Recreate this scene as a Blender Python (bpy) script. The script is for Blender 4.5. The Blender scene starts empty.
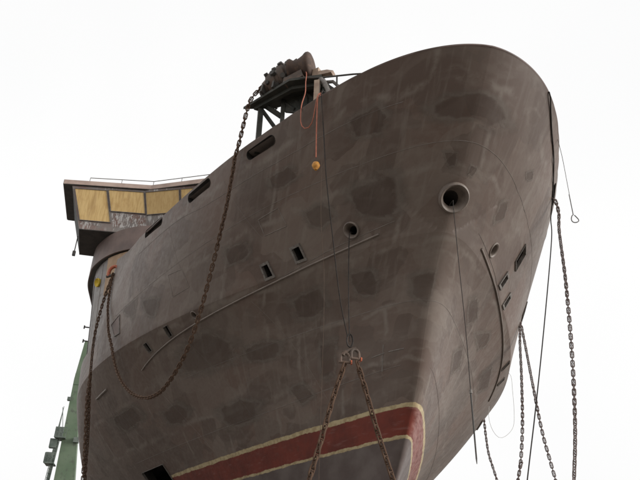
import bpy, bmesh, math, random
import numpy as np
from mathutils import Vector, Matrix, Euler

SC = bpy.context.scene
COL = SC.collection
random.seed(7)

# ------------------------------------------------------------------ camera
# Axes of the place: X to the ship's port side, Y towards its stern, Z up, the ground at Z = 0.
cam_d = bpy.data.cameras.new('camera')
cam = bpy.data.objects.new('camera', cam_d)
COL.objects.link(cam)
RT = Vector((0.97033151, -0.24103603, 0.01893136)).normalized()
FW = Vector((0.20162713, 0.84991913, 0.48681)).normalized()
UP = RT.cross(FW).normalized()
cam.matrix_world = Matrix(((RT.x, UP.x, -FW.x, -4.97612), (RT.y, UP.y, -FW.y, -10.6563), (RT.z, UP.z, -FW.z, 1.7), (0, 0, 0, 1)))
cam_d.sensor_fit = 'HORIZONTAL'
cam_d.sensor_width = 36.0
cam_d.lens = 635.957 / 640 * 36.0
cam_d.clip_start = 0.1
cam_d.clip_end = 5000
SC.camera = cam

# ------------------------------------------------------------------ sky, sun, exposure (bright overcast)
SUN_EL, SUN_AZ = math.radians(14), math.radians(114)      # azimuth clockwise from +Y (towards +X)
w = bpy.data.worlds.new('World'); SC.world = w; w.use_nodes = True
nt = w.node_tree; nt.nodes.clear()
sky = nt.nodes.new('ShaderNodeTexSky'); sky.sky_type = 'NISHITA'; sky.sun_disc = False
sky.sun_elevation = SUN_EL; sky.sun_rotation = SUN_AZ
sky.dust_density = 6.0; sky.air_density = 1.0
hs = nt.nodes.new('ShaderNodeHueSaturation'); hs.inputs['Saturation'].default_value = 0.06
mul = nt.nodes.new('ShaderNodeMix'); mul.data_type = 'RGBA'; mul.blend_type = 'MIX'
mul.inputs[0].default_value = 0.86
wtc = nt.nodes.new('ShaderNodeTexCoord'); wn = nt.nodes.new('ShaderNodeTexNoise'); wn.inputs['Scale'].default_value = 1.6; wn.inputs['Detail'].default_value = 3
wr = nt.nodes.new('ShaderNodeMix'); wr.data_type = 'RGBA'; wr.inputs[6].default_value = (10.35, 10.4, 10.45, 1); wr.inputs[7].default_value = (11.9, 11.85, 11.8, 1)
nt.links.new(wtc.outputs['Generated'], wn.inputs['Vector']); nt.links.new(wn.outputs['Fac'], wr.inputs[0]); nt.links.new(wr.outputs[2], mul.inputs[7])     # the cloud layer
bg = nt.nodes.new('ShaderNodeBackground'); bg.inputs['Strength'].default_value = 0.05
wo = nt.nodes.new('ShaderNodeOutputWorld')
nt.links.new(sky.outputs[0], hs.inputs['Color'])
nt.links.new(hs.outputs[0], mul.inputs[6])
nt.links.new(mul.outputs[2], bg.inputs['Color'])
nt.links.new(bg.outputs[0], wo.inputs['Surface'])

sun_d = bpy.data.lights.new('sun', 'SUN'); sun_d.energy = 1.5; sun_d.angle = math.radians(30)
sun_d.color = (1.0, 0.97, 0.93)
sun = bpy.data.objects.new('sun', sun_d); COL.objects.link(sun)
sdir = Vector((math.sin(SUN_AZ) * math.cos(SUN_EL), math.cos(SUN_AZ) * math.cos(SUN_EL), math.sin(SUN_EL)))
sun.rotation_euler = sdir.to_track_quat('Z', 'Y').to_euler()
sun.location = sdir * 60

SC.view_settings.view_transform = 'Standard'
SC.view_settings.look = 'None'
SC.view_settings.exposure = 1.0
SC.view_settings.gamma = 1.0
SC.view_settings.use_curve_mapping = False

# ------------------------------------------------------------------ materials
def lin(c):
    return tuple(((v / 255) / 12.92 if v / 255 <= 0.04045 else ((v / 255 + 0.055) / 1.055) ** 2.4) for v in c)

class NT:
    """small node-tree helper"""
    def __init__(s, name):
        s.m = bpy.data.materials.new(name); s.m.use_nodes = True
        s.t = s.m.node_tree; s.t.nodes.clear()
        s.out = s.t.nodes.new('ShaderNodeOutputMaterial')
        s.b = s.t.nodes.new('ShaderNodeBsdfPrincipled')
        s.t.links.new(s.b.outputs[0], s.out.inputs['Surface'])
    def n(s, kind, **kw):
        nd = s.t.nodes.new('ShaderNode' + kind)
        for k, v in kw.items(): setattr(nd, k, v)
        return nd
    def set(s, sock, v):
        if hasattr(v, 'is_output') or isinstance(v, bpy.types.NodeSocket): s.t.links.new(v, sock)
        elif isinstance(v, (tuple, list)) and len(v) == 3 and sock.type == 'RGBA': sock.default_value = (*v, 1)
        else: sock.default_value = v
    def math(s, op, a, b=0.0, clamp=False):
        nd = s.n('Math', operation=op, use_clamp=clamp); s.set(nd.inputs[0], a); s.set(nd.inputs[1], b); return nd.outputs[0]
    def mix(s, f, a, b, mode='MIX'):
        nd = s.n('Mix', data_type='RGBA', blend_type=mode); s.set(nd.inputs[0], f); s.set(nd.inputs[6], a); s.set(nd.inputs[7], b); return nd.outputs[2]
    def noise(s, vec, scale, detail=4, rough=0.55, dist=0.0):
        nd = s.n('TexNoise'); s.set(nd.inputs['Vector'], vec); nd.inputs['Scale'].default_value = scale
        nd.inputs['Detail'].default_value = detail; nd.inputs['Roughness'].default_value = rough; nd.inputs['Distortion'].default_value = dist
        return nd.outputs['Fac']
    def ramp(s, f, lo, hi, a=0.0, b=1.0, smooth=True):
        nd = s.n('MapRange', interpolation_type='SMOOTHSTEP' if smooth else 'LINEAR')
        s.set(nd.inputs[0], f); nd.inputs[1].default_value = lo; nd.inputs[2].default_value = hi
        nd.inputs[3].default_value = a; nd.inputs[4].default_value = b; return nd.outputs[0]
    def mapping(s, vec, scale=(1, 1, 1), rot=(0, 0, 0), loc=(0, 0, 0)):
        nd = s.n('Mapping'); s.set(nd.inputs[0], vec); nd.inputs['Scale'].default_value = scale
        nd.inputs['Rotation'].default_value = rot; nd.inputs['Location'].default_value = loc; return nd.outputs[0]
    def obj(s): return s.n('TexCoord').outputs['Object']
    def uv(s): return s.n('TexCoord').outputs['UV']
    def bump(s, h, strength=0.2, dist=0.02):
        nd = s.n('Bump'); s.set(nd.inputs['Height'], h); nd.inputs['Strength'].default_value = strength; nd.inputs['Distance'].default_value = dist
        s.t.links.new(nd.outputs[0], s.b.inputs['Normal'])
    def fin(s, col, rough=0.6, metal=0.0, spec=0.35):
        s.set(s.b.inputs['Base Color'], col); s.set(s.b.inputs['Roughness'], rough)
        s.b.inputs['Metallic'].default_value = metal; s.b.inputs['Specular IOR Level'].default_value = spec
        return s.m

def mottled(name, c1, c2, scale=3.0, rough=0.6, metal=0.0, spec=0.35, bump=0.15, c3=None, s3=12.0):
    k = NT(name); v = k.obj()
    f = k.ramp(k.noise(v, scale, 5), 0.35, 0.68)
    col = k.mix(f, c1, c2)
    if c3 is not None:
        col = k.mix(k.ramp(k.noise(v, s3, 6, 0.65), 0.52, 0.66), col, c3)
    if bump: k.bump(k.noise(v, scale * 8, 4), bump, 0.01)
    return k.fin(col, rough, metal, spec)

ZB1, ZB2 = 5.2155, 4.6117           # boot-topping, upper and lower edge
def hull_material():
    k = NT('hull_primer'); uv = k.uv(); ob = k.obj()
    base, dark, pale, rust = (0.141, 0.104, 0.085), (0.098, 0.070, 0.057), (0.208, 0.175, 0.149), (0.142, 0.094, 0.074)
    # wobbled surface coordinates, so that no plate edge runs dead straight
    def warp(vec, scale, amt, det=2):
        wob = k.n('TexNoise'); k.set(wob.inputs['Vector'], vec); wob.inputs['Scale'].default_value = scale; wob.inputs['Detail'].default_value = det
        sub = k.n('VectorMath', operation='SUBTRACT'); k.set(sub.inputs[0], wob.outputs['Color']); sub.inputs[1].default_value = (0.5, 0.5, 0.5)
        scl = k.n('VectorMath', operation='SCALE'); k.set(scl.inputs[0], sub.outputs[0]); scl.inputs['Scale'].default_value = amt
        add = k.n('VectorMath', operation='ADD'); k.set(add.inputs[0], vec); k.set(add.inputs[1], scl.outputs[0]); return add.outputs[0]
    wuv = warp(uv, 0.8, 0.5); wfine = warp(wuv, 3.5, 0.10, 4)
    col = k.mix(k.ramp(k.noise(wuv, 0.30, 3, 0.5), 0.36, 0.66), base, rust)
    # blocky touched-up areas, each cell with a tone of its own
    def cells(scale, seed, rot):
        vv = k.mapping(wfine, scale, (0, 0, rot), (seed, seed * 0.7, 0))
        vo = k.n('TexVoronoi', feature='F1', distance='CHEBYCHEV'); k.set(vo.inputs['Vector'], vv); vo.inputs['Scale'].default_value = 1.0; vo.inputs['Randomness'].default_value = 0.9
        sep = k.n('SeparateColor'); k.set(sep.inputs[0], vo.outputs['Color']); return sep.outputs[0], sep.outputs[1]
    c1, c1b = cells((0.62, 0.85, 1), 3.1, 0.0); c2, c2b = cells((1.15, 1.3, 1), 8.4, 0.25)
    col = k.mix(k.math('MULTIPLY', k.ramp(c1, 0.60, 0.62), 0.55), col, dark)
    col = k.mix(k.math('MULTIPLY', k.ramp(c1b, 0.74, 0.78), 0.30), col, pale)
    col = k.mix(k.math('MULTIPLY', k.ramp(c2, 0.80, 0.82), 0.6), col, dark)
    col = k.mix(k.math('MULTIPLY', k.ramp(c2b, 0.80, 0.84), 0.22), col, pale)
    # large irregular darker fields with a broad, faint paler rim
    p1 = k.noise(k.mapping(wfine, (0.9, 1.3, 1), (0, 0, 0.3)), 0.55, 1.0, 0.3)
    col = k.mix(k.math('MULTIPLY', k.math('MULTIPLY', k.ramp(p1, 0.46, 0.54), k.ramp(p1, 0.60, 0.55)), 0.2), col, pale)
    col = k.mix(k.math('MULTIPLY', k.ramp(p1, 0.562, 0.582), 0.35), col, dark)
    # bands left by grinding and re-priming along the plate edges
    br = k.n('TexBrick'); k.set(br.inputs['Vector'], warp(wuv, 2.2, 0.16, 4)); br.inputs['Scale'].default_value = 1.0
    br.offset = 0.43; br.inputs['Brick Width'].default_value = 2.6; br.inputs['Row Height'].default_value = 1.27
    br.inputs['Mortar Size'].default_value = 0.10; br.inputs['Mortar Smooth'].default_value = 0.95
    br.inputs['Color1'].default_value = (0, 0, 0, 1); br.inputs['Color2'].default_value = (0, 0, 0, 1); br.inputs['Mortar'].default_value = (1, 1, 1, 1)
    band = k.math('MULTIPLY', br.outputs['Fac'], k.ramp(k.noise(uv, 1.3, 6, 0.68), 0.43, 0.60))
    col = k.mix(k.math('MULTIPLY', band, 0.8), col, pale)
    # brushed pale trails that wander along and across the plates
    tr = k.noise(k.mapping(wfine, (0.8, 1.5, 1), (0, 0, -0.35), (5.0, 2.0, 0)), 0.95, 2.0, 0.45)
    tra = k.math('MULTIPLY', k.ramp(tr, 0.455, 0.495), k.ramp(tr, 0.545, 0.505))
    tra = k.math('MULTIPLY', tra, k.ramp(k.noise(k.mapping(uv, (1, 2.2, 1), (0, 0, 0.3)), 3.0, 5, 0.65), 0.36, 0.62))
    col = k.mix(k.math('MULTIPLY', tra, 0.3), col, pale)
    # chalky roller strokes along the plating, fine dirt, faint runs
    st = k.noise(k.mapping(wuv, (0.7, 2.6, 1), (0, 0, 0.22)), 1.3, 6, 0.65, 0.3)
    col = k.mix(k.math('MULTIPLY', k.ramp(st, 0.5, 0.74), 0.26), col, pale)
    fine = k.noise(uv, 9.0, 6, 0.65)
    col = k.mix(k.math('MULTIPLY', k.ramp(fine, 0.45, 0.75), 0.2), col, dark)
    st2 = k.noise(k.mapping(uv, (3.0, 0.5, 1), (0, 0, 0.75)), 2.2, 5, 0.6)
    col = k.mix(k.math('MULTIPLY', k.math('MULTIPLY', k.ramp(st2, 0.5, 0.7), k.ramp(k.noise(uv, 0.4, 2), 0.42, 0.58)), 0.45), col, pale)
    run = k.noise(k.mapping(uv, (7.0, 0.35, 1)), 1.0, 4, 0.6)
    col = k.mix(k.math('MULTIPLY', k.ramp(run, 0.6, 0.78), 0.2), col, rust)
    # boot-topping: red band with cream edge lines, brushed by hand
    sx = k.n('SeparateXYZ'); k.set(sx.inputs[0], ob)
    z = k.math('ADD', sx.outputs[2], k.math('MULTIPLY', k.math('SUBTRACT', k.noise(uv, 1.3, 7, 0.75), 0.5), 0.11))
    below1 = k.ramp(z, ZB1 - 0.008, ZB1 + 0.004, 1, 0); z2 = k.math('ADD', sx.outputs[2], k.math('MULTIPLY', k.math('SUBTRACT', k.noise(uv, 1.9, 7, 0.75), 0.5), 0.12))
    red0 = k.ramp(z2, ZB1 - 0.092, ZB1 - 0.078, 1, 0)
    cr2 = k.ramp(z2, ZB2 + 0.026, ZB2 + 0.038, 1, 0); bot = k.ramp(z, ZB2 - 0.03, ZB2 - 0.015, 1, 0)
    redc = k.mix(k.ramp(k.noise(uv, 1.6, 5, 0.6), 0.35, 0.7), (0.185, 0.037, 0.024), (0.125, 0.028, 0.020))
    redc = k.mix(k.math('MULTIPLY', k.ramp(k.noise(k.mapping(uv, (1.5, 6, 1), (0, 0, -0.6)), 1.4, 5), 0.55, 0.75), 0.35), redc, (0.30, 0.17, 0.15))
    redc = k.mix(k.math('MULTIPLY', k.ramp(k.noise(uv, 5.5, 6, 0.7), 0.56, 0.68), 0.45), redc, (0.10, 0.045, 0.035))
    scuff_glare = k.math('MULTIPLY', k.ramp(sx.outputs[0], 0.02, 0.16), k.ramp(k.noise(k.mapping(uv, (1.2, 5, 1), (0, 0, -0.5)), 1.6, 5, 0.6), 0.36, 0.62))  # primer scuffs to port, together with glare painted pale into the red
    redc = k.mix(k.math('MULTIPLY', scuff_glare, 0.6), redc, (0.34, 0.19, 0.165))
    cream = k.mix(k.ramp(k.noise(uv, 6, 4), 0.4, 0.65), (0.50, 0.41, 0.245), (0.36, 0.275, 0.155))
    botc = k.mix(k.ramp(k.noise(uv, 1.2, 5), 0.35, 0.7), (0.105, 0.080, 0.074), (0.155, 0.128, 0.118))
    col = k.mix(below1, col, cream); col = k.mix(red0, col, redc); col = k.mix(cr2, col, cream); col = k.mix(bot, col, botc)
    h = k.math('ADD', k.math('MULTIPLY', k.noise(uv, 0.75, 2, 0.4), 1.0), k.math('MULTIPLY', fine, 0.025))
    k.bump(h, 0.35, 0.05)
    return k.fin(col, k.ramp(fine, 0.3, 0.7, 0.46, 0.62), 0.0, 0.4)

M = {}
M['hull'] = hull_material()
M['weld'] = mottled('weld_bead', (0.17, 0.143, 0.125), (0.23, 0.205, 0.185), 5, 0.7)
M['thin'] = mottled('thin_brown_cord', (0.085, 0.062, 0.048), (0.11, 0.08, 0.062), 8, 0.9, 0, 0.1)
M['recess_shade'] = mottled('pipe_bore', (0.022, 0.019, 0.017), (0.034, 0.028, 0.024), 3, 0.95)  # rusted steel with the shade inside pipes and slots put into its colour
M['strake'] = mottled('strake_primer', (0.225, 0.188, 0.162), (0.165, 0.135, 0.117), 3, 0.5)
M['casting'] = mottled('cast_steel', (0.20, 0.162, 0.136), (0.135, 0.108, 0.092), 6, 0.5, 0, 0.4, 0.2)
M['frame'] = mottled('port_frame_primer', (0.20, 0.182, 0.165), (0.135, 0.118, 0.105), 8, 0.6, 0, 0.35, 0.2, (0.10, 0.08, 0.07), 14)
M['chalk'] = mottled('chalk', (0.24, 0.22, 0.20), (0.17, 0.15, 0.135), 9, 0.9)
M['inner'] = mottled('inner_steel', (0.075, 0.066, 0.06), (0.05, 0.045, 0.042), 3, 0.8)
M['wframe'] = mottled('window_frame_primer', (0.10, 0.085, 0.075), (0.16, 0.14, 0.128), 6, 0.6)
M['deck'] = mottled('deck_steel', (0.16, 0.13, 0.115), (0.11, 0.09, 0.08), 2, 0.8)
M['house'] = mottled('house_primer', (0.27, 0.25, 0.235), (0.20, 0.18, 0.17), 1.2, 0.55, 0, 0.35, 0.1, (0.15, 0.125, 0.115), 2.5)
M['brown'] = mottled('brown_primer', (0.18, 0.128, 0.112), (0.125, 0.092, 0.082), 1.6, 0.55)
M['roof'] = mottled('roof_primer', (0.46, 0.35, 0.295), (0.36, 0.265, 0.225), 2, 0.6)
M['dark'] = mottled('dark_steel', (0.055, 0.052, 0.048), (0.085, 0.075, 0.065), 5, 0.6)
M['green_dark'] = mottled('dark_green_steel', (0.028, 0.029, 0.024), (0.050, 0.048, 0.039), 4, 0.7)
M['machine'] = mottled('machinery_rust', (0.075, 0.055, 0.043), (0.125, 0.082, 0.060), 5, 0.65, 0, 0.35, 0.3, (0.07, 0.058, 0.05), 7)
M['drum'] = mottled('drum_rust', (0.085, 0.055, 0.042), (0.060, 0.042, 0.034), 4, 0.75, 0, 0.25, 0.3, (0.11, 0.07, 0.05), 9)
M['machine_light'] = mottled('machinery_pale', (0.36, 0.27, 0.20), (0.25, 0.17, 0.125), 5, 0.6, 0, 0.35, 0.2)
M['chain_rust'] = mottled('chain_rust', (0.080, 0.048, 0.032), (0.135, 0.078, 0.048), 14, 0.85, 0, 0.25, 0.4, (0.055, 0.038, 0.030), 25)
M['chain_grey'] = mottled('chain_grey', (0.16, 0.125, 0.115), (0.24, 0.185, 0.17), 14, 0.75, 0, 0.3, 0.4, (0.075, 0.06, 0.055), 25)
M['cable'] = mottled('steel_cable', (0.028, 0.024, 0.022), (0.045, 0.038, 0.034), 20, 0.7, 0, 0.2)
M['orange'] = mottled('orange_rope', (0.44, 0.155, 0.10), (0.34, 0.125, 0.085), 10, 0.85)
M['orange_paint'] = mottled('orange_paint', (0.52, 0.13, 0.06), (0.36, 0.10, 0.055), 10, 0.55, 0, 0.35, 0.2, (0.16, 0.08, 0.055), 16)
M['ball'] = mottled('ochre_float', (0.58, 0.27, 0.05), (0.40, 0.18, 0.04), 14, 0.6)
M['yellow'] = mottled('yellow_paint', (0.60, 0.43, 0.02), (0.45, 0.30, 0.03), 14, 0.5)
M['pale_rope'] = mottled('pale_rope', (0.62, 0.62, 0.58), (0.5, 0.5, 0.47), 20, 0.8)
M['grey_wire'] = mottled('grey_wire', (0.22, 0.21, 0.2), (0.14, 0.135, 0.13), 20, 0.6)
M['crane'] = mottled('crane_green', (0.098, 0.140, 0.088), (0.125, 0.165, 0.110), 0.6, 0.65, 0, 0.3, 0.1, (0.085, 0.10, 0.075), 1.4)
M['crane_grey'] = mottled('crane_grey', (0.075, 0.095, 0.08), (0.14, 0.16, 0.14), 1.5, 0.6)
M['block'] = mottled('block_concrete', (0.30, 0.28, 0.25), (0.22, 0.2, 0.18), 3, 0.9)

def plywood():
    k = NT('plywood'); v = k.obj()
    g = k.noise(k.mapping(v, (14, 14, 0.6)), 1.0, 5, 0.6, 0.2)
    col = k.mix(k.ramp(g, 0.35, 0.7), (0.62, 0.44, 0.20), (0.48, 0.315, 0.125))
    col = k.mix(k.math('MULTIPLY', k.ramp(k.noise(v, 1.7, 4), 0.5, 0.68), 0.45), col, (0.40, 0.235, 0.085))
    oi = k.n('ObjectInfo'); col = k.mix(k.math('MULTIPLY', oi.outputs['Random'], 0.35), col, (0.36, 0.23, 0.10))
    col = k.mix(k.math('MULTIPLY', k.ramp(k.noise(k.mapping(v, (2.5, 2.5, 0.5)), 1.0, 4), 0.56, 0.66), 0.4), col, (0.30, 0.18, 0.075))
    return k.fin(col, 0.7, 0, 0.3)
M['ply'] = plywood()
M['ply2'] = mottled('weathered_plywood', (0.40, 0.28, 0.185), (0.32, 0.215, 0.14), 3, 0.75)

def scribbled():
    k = NT('wheelhouse_wall'); v = k.obj()
    col = k.mix(k.ramp(k.noise(v, 1.3, 4), 0.38, 0.62), (0.19, 0.125, 0.108), (0.20, 0.178, 0.165))
    st = k.noise(k.mapping(v, (7, 7, 1.1)), 1.0, 5, 0.65, 0.5)
    col = k.mix(k.math('MULTIPLY', k.ramp(st, 0.53, 0.6), k.ramp(k.noise(v, 0.9, 2), 0.42, 0.58)), col, (0.42, 0.40, 0.385))
    return k.fin(col, 0.6, 0, 0.3)
M['wall'] = scribbled()
def scraped():
    k = NT('scraped_primer'); v = k.obj()
    col = k.mix(k.ramp(k.noise(v, 2.2, 4), 0.4, 0.6), (0.16, 0.105, 0.09), (0.17, 0.15, 0.14))
    st = k.noise(k.mapping(v, (11, 11, 3.5), (0, 0.35, 0)), 1.0, 6, 0.7, 0.8)
    col = k.mix(k.ramp(st, 0.49, 0.56), col, (0.40, 0.38, 0.365))
    return k.fin(col, 0.7, 0, 0.3)
M['scraped'] = scraped()

def ground_mat():
    k = NT('yard_concrete'); v = k.obj()
    col = k.mix(k.ramp(k.noise(v, 0.15, 6, 0.6), 0.35, 0.68), (0.235, 0.215, 0.19), (0.17, 0.152, 0.132))
    col = k.mix(k.math('MULTIPLY', k.ramp(k.noise(v, 1.1, 6, 0.65), 0.55, 0.7), 0.5), col, (0.13, 0.11, 0.095))
    k.bump(k.noise(v, 6, 5), 0.2, 0.02)
    return k.fin(col, 0.9, 0, 0.25)
M['ground'] = ground_mat()

# ------------------------------------------------------------------ object helpers
def tag(o, label=None, cat=None, group=None, kind=None):
    if label: o['label'] = label
    if cat: o['category'] = cat
    if group: o['group'] = group
    if kind: o['kind'] = kind
    return o

def empty(name, loc=(0, 0, 0)):
    o = bpy.data.objects.new(name, None); o.empty_display_size = 0.3
    o.location = loc; COL.objects.link(o); return o

def adopt(o, parent):
    """parent o (built in world coordinates) without moving it"""
    o.parent = parent
    off = Vector((0, 0, 0)); p = parent
    while p is not None:
        off += p.location; p = p.parent
    o.location = Vector(o.location) - off
    return o

def mesh_obj(name, verts, faces, mat, parent=None, smooth=False, angle=None):
    me = bpy.data.meshes.new(name)
    me.from_pydata([tuple(v) for v in verts], [], [tuple(f) for f in faces])
    me.materials.append(M[mat] if isinstance(mat, str) else mat)
    me.update()
    if smooth:
        me.polygons.foreach_set('use_smooth', [True] * len(me.polygons))
        if angle is not None: me.set_sharp_from_angle(angle=math.radians(angle))
    o = bpy.data.objects.new(name, me); COL.objects.link(o)
    if parent is not None: adopt(o, parent)
    return o

class MB:
    def __init__(s): s.v = []; s.f = []
    def add(s, vs, fs):
        n = len(s.v); s.v += [tuple(v) for v in vs]; s.f += [tuple(i + n for i in f) for f in fs]; return s
    def box(s, a, b, wdt, hgt, up=(0, 0, 1)):
        """bar from a to b, width wdt, height hgt"""
        a, b = Vector(a), Vector(b); d = (b - a).normalized(); u = Vector(up)
        r = d.cross(u)
        if r.length < 1e-4: r = d.cross(Vector((1, 0, 0)))
        r.normalize(); u = r.cross(d).normalized(); vs = []
        for p in (a, b):
            for i, j in ((-1, -1), (1, -1), (1, 1), (-1, 1)): vs.append(p + r * (i * wdt / 2) + u * (j * hgt / 2))
        return s.add(vs, [(3, 2, 1, 0), (4, 5, 6, 7), (0, 1, 5, 4), (1, 2, 6, 5), (2, 3, 7, 6), (3, 0, 4, 7)])
    def prism(s, pts, vec):
        pts = [Vector(p) for p in pts]; n = len(pts); vec = Vector(vec)
        return s.add(pts + [p + vec for p in pts], [tuple(range(n - 1, -1, -1)), tuple(range(n, 2 * n))] + [(i, (i + 1) % n, n + (i + 1) % n, n + i) for i in range(n)])
    def tube(s, pts, r, seg=8, closed=False):
        pts = [Vector(p) for p in pts]; n = len(pts); rr = r if isinstance(r, (list, tuple)) else [r] * n
        t0 = (pts[1] - pts[0]).normalized(); nrm = t0.orthogonal().normalized(); rings = []; prev = t0
        for i, p in enumerate(pts):
            t = (pts[min(i + 1, n - 1)] - pts[max(i - 1, 0)]).normalized()
            q = prev.rotation_difference(t); nrm = q @ nrm; nrm = (nrm - t * nrm.dot(t)).normalized(); prev = t
            b = t.cross(nrm)
            rings.append([p + nrm * (rr[i] * math.cos(2 * math.pi * k / seg)) + b * (rr[i] * math.sin(2 * math.pi * k / seg)) for k in range(seg)])
        vs = [v for g in rings for v in g]; fs = []
        for i in range(n - 1):
            for k in range(seg): fs.append((i * seg + k, i * seg + (k + 1) % seg, (i + 1) * seg + (k + 1) % seg, (i + 1) * seg + k))
        fs += [tuple(range(seg - 1, -1, -1)), tuple((n - 1) * seg + k for k in range(seg))]
        return s.add(vs, fs)
    def lathe(s, origin, axis, prof, seg=28):
        """prof: (radius, height along axis)"""
        o = Vector(origin); ax = Vector(axis).normalized(); u = ax.orthogonal().normalized(); v = ax.cross(u); vs = []; fs = []
        for (r, h) in prof:
            for k in range(seg):
                t = 2 * math.pi * k / seg; vs.append(o + ax * h + u * (r * math.cos(t)) + v * (r * math.sin(t)))
        for i in range(len(prof) - 1):
            for k in range(seg): fs.append((i * seg + k, i * seg + (k + 1) % seg, (i + 1) * seg + (k + 1) % seg, (i + 1) * seg + k))
        return s.add(vs, fs)
    def build(s, name, mat, parent=None, smooth=False, angle=35):
        return mesh_obj(name, s.v, s.f, mat, parent, smooth, angle)

def spline(pts, step):
    """Catmull-Rom through pts, resampled at equal steps"""
    P = [Vector(p) for p in pts]; P = [2 * P[0] - P[1]] + P + [2 * P[-1] - P[-2]]; out = []
    for i in range(1, len(P) - 2):
        for k in range(24):
            t = k / 24
            out.append(0.5 * ((2 * P[i]) + (P[i + 1] - P[i - 1]) * t + (2 * P[i - 1] - 5 * P[i] + 4 * P[i + 1] - P[i + 2]) * t * t + (3 * P[i] - P[i - 1] - 3 * P[i + 1] + P[i + 2]) * t ** 3))
    out.append(P[-2]); res = [out[0].copy()]; need = step
    for a, b in zip(out[:-1], out[1:]):
        L = (b - a).length; pos = 0.0
        while L > 0 and pos + need <= L:
            pos += need; res.append(a + (b - a) * (pos / L)); need = step
        need -= (L - pos)
    return res

# ------------------------------------------------------------------ hull form
ZKN = np.array([2.5, 5.0, 7.5, 10.0, 13.0])
H_ST = np.array([4.40847, 1.80741, 0.06885, -2.55286, -5.00262])
H_B = np.array([6.05887, 7.74567, 8.40808, 8.1441, 7.33196])
H_E = np.array([27.54258, 23.74387, 18.48913, 13.18733, 9.4846])
H_P = np.array([1.06208, 1.01799, 1.42153, 1.34436, 0.91663])
H_Q = np.array([0.93312, 1.1997, 1.21796, 1.64889, 2.36901])
A_END, A_BUL, Z_MAIN, Z_KEEL = 34.0, 11.45, 9.3, 1.25
def lag(v, z):
    z = np.clip(z, 1.0, 14.0); n = len(ZKN); m = np.zeros(n)
    m[0] = (v[1] - v[0]) / (ZKN[1] - ZKN[0]); m[-1] = (v[-1] - v[-2]) / (ZKN[-1] - ZKN[-2])
    for i in range(1, n - 1): m[i] = (v[i + 1] - v[i - 1]) / (ZKN[i + 1] - ZKN[i - 1])
    k = np.clip(np.searchsorted(ZKN, z) - 1, 0, n - 2); h = ZKN[k + 1] - ZKN[k]; t = (z - ZKN[k]) / h; s = np.clip(t, 0, 1)
    r = (2 * s**3 - 3 * s**2 + 1) * v[k] + (s**3 - 2 * s**2 + s) * h * m[k] + (-2 * s**3 + 3 * s**2) * v[k + 1] + (s**3 - s**2) * h * m[k + 1]
    return r + np.where(t < 0, t * h * m[0], 0) + np.where(t > 1, (t - 1) * h * m[-1], 0)
def stem(z): return lag(H_ST, z)
def y_flare(a, z):
    B, E = lag(H_B, z), np.maximum(lag(H_E, z), 2); P, Q = np.clip(lag(H_P, z), 1, 4), np.clip(lag(H_Q, z), 1, 4)
    t = np.clip((a - stem(z)) / E, 0, 1)
    d = np.maximum(a - stem(z), 0); R = np.interp(z, [3.5, 4.6, 5.6, 7.0, 9.0, 10.2, 12], [0.03, 0.06, 0.14, 0.30, 0.30, 0.15, 0.0])
    y0 = B * np.maximum(1 - (1 - t)**P, 1e-9)**(1 / Q)
    return np.sqrt(y0 * y0 + 2 * R * d * np.exp(-d / 0.75))
def z_knuckle(a): a = np.minimum(a, 16.0); return 8.08536 + 0.00022 * a + 0.0042 * a * a - 0.00024 * a**3
def z_top(a): a = np.minimum(a, A_BUL); return 10.6346 + 0.01846 * a + 0.00633 * a * a + 0.00046 * a**3
def z_rail(a): return 8.26731 - 0.12627 * a + 0.02185 * a * a - 0.00172 * a**3
def half(a, z):
    """half-breadth of the hull at distance a aft and height z"""
    a = np.asarray(a, float); z = np.asarray(z, float); zk = z_knuckle(a)
    m = 1 / (1 + np.exp(np.clip((a - 4.46275) / 4.14006, -30, 30)))
    fl = np.clip((a - 11.5) / 3.0, 0, 1); fl = fl * fl * (3 - 2 * fl)
    yk = y_flare(a, zk); ys = 0.0
    for dlt, wgt in ((-1.3, 0.14), (-0.65, 0.23), (0.0, 0.26), (0.65, 0.23), (1.3, 0.14)):
        ys = ys + wgt * y_flare(a + dlt, zk)
    up = np.clip((z - zk) / 1.6, 0, 1); up = up * up * (3 - 2 * up); yb = yk + (ys - yk) * up
    return np.where(z <= zk, y_flare(a, np.minimum(z, zk)), yb + (y_flare(a, np.maximum(z, zk)) - yb) * m) + 0.10 * fl * np.maximum(z - zk, 0)
def hull_pt(a, z, side, off=0.0):
    y = float(half(a, z)); n = hull_n(a, z, side)
    return Vector((side * y, a, z)) + n * off
def hull_n(a, z, side):
    e = 2e-3
    ya = (float(half(a + e, z)) - float(half(a - e, z))) / (2 * e); yz = (float(half(a, z + e)) - float(half(a, z - e))) / (2 * e)
    if a - float(stem(z)) < 0.01:
        s = (float(stem(z + e)) - float(stem(z - e))) / (2 * e); return Vector((0, -1, s)).normalized()
    return Vector((side, -ya, -yz)).normalized()

# ------------------------------------------------------------------ ground
g = mesh_obj('ground', [(-1500, -1500, 0), (1500, -1500, 0), (1500, 1500, 0), (-1500, 1500, 0)], [(0, 1, 2, 3)], 'ground')
tag(g, kind='structure')
g['label'] = 'grey concrete yard under the ship'

# ------------------------------------------------------------------ the ship
ship = empty('ship', (0, 6, Z_KEEL))
tag(ship, 'huge brown-grey ship with a bluff flared bow and red waterline band', 'ship')

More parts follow.
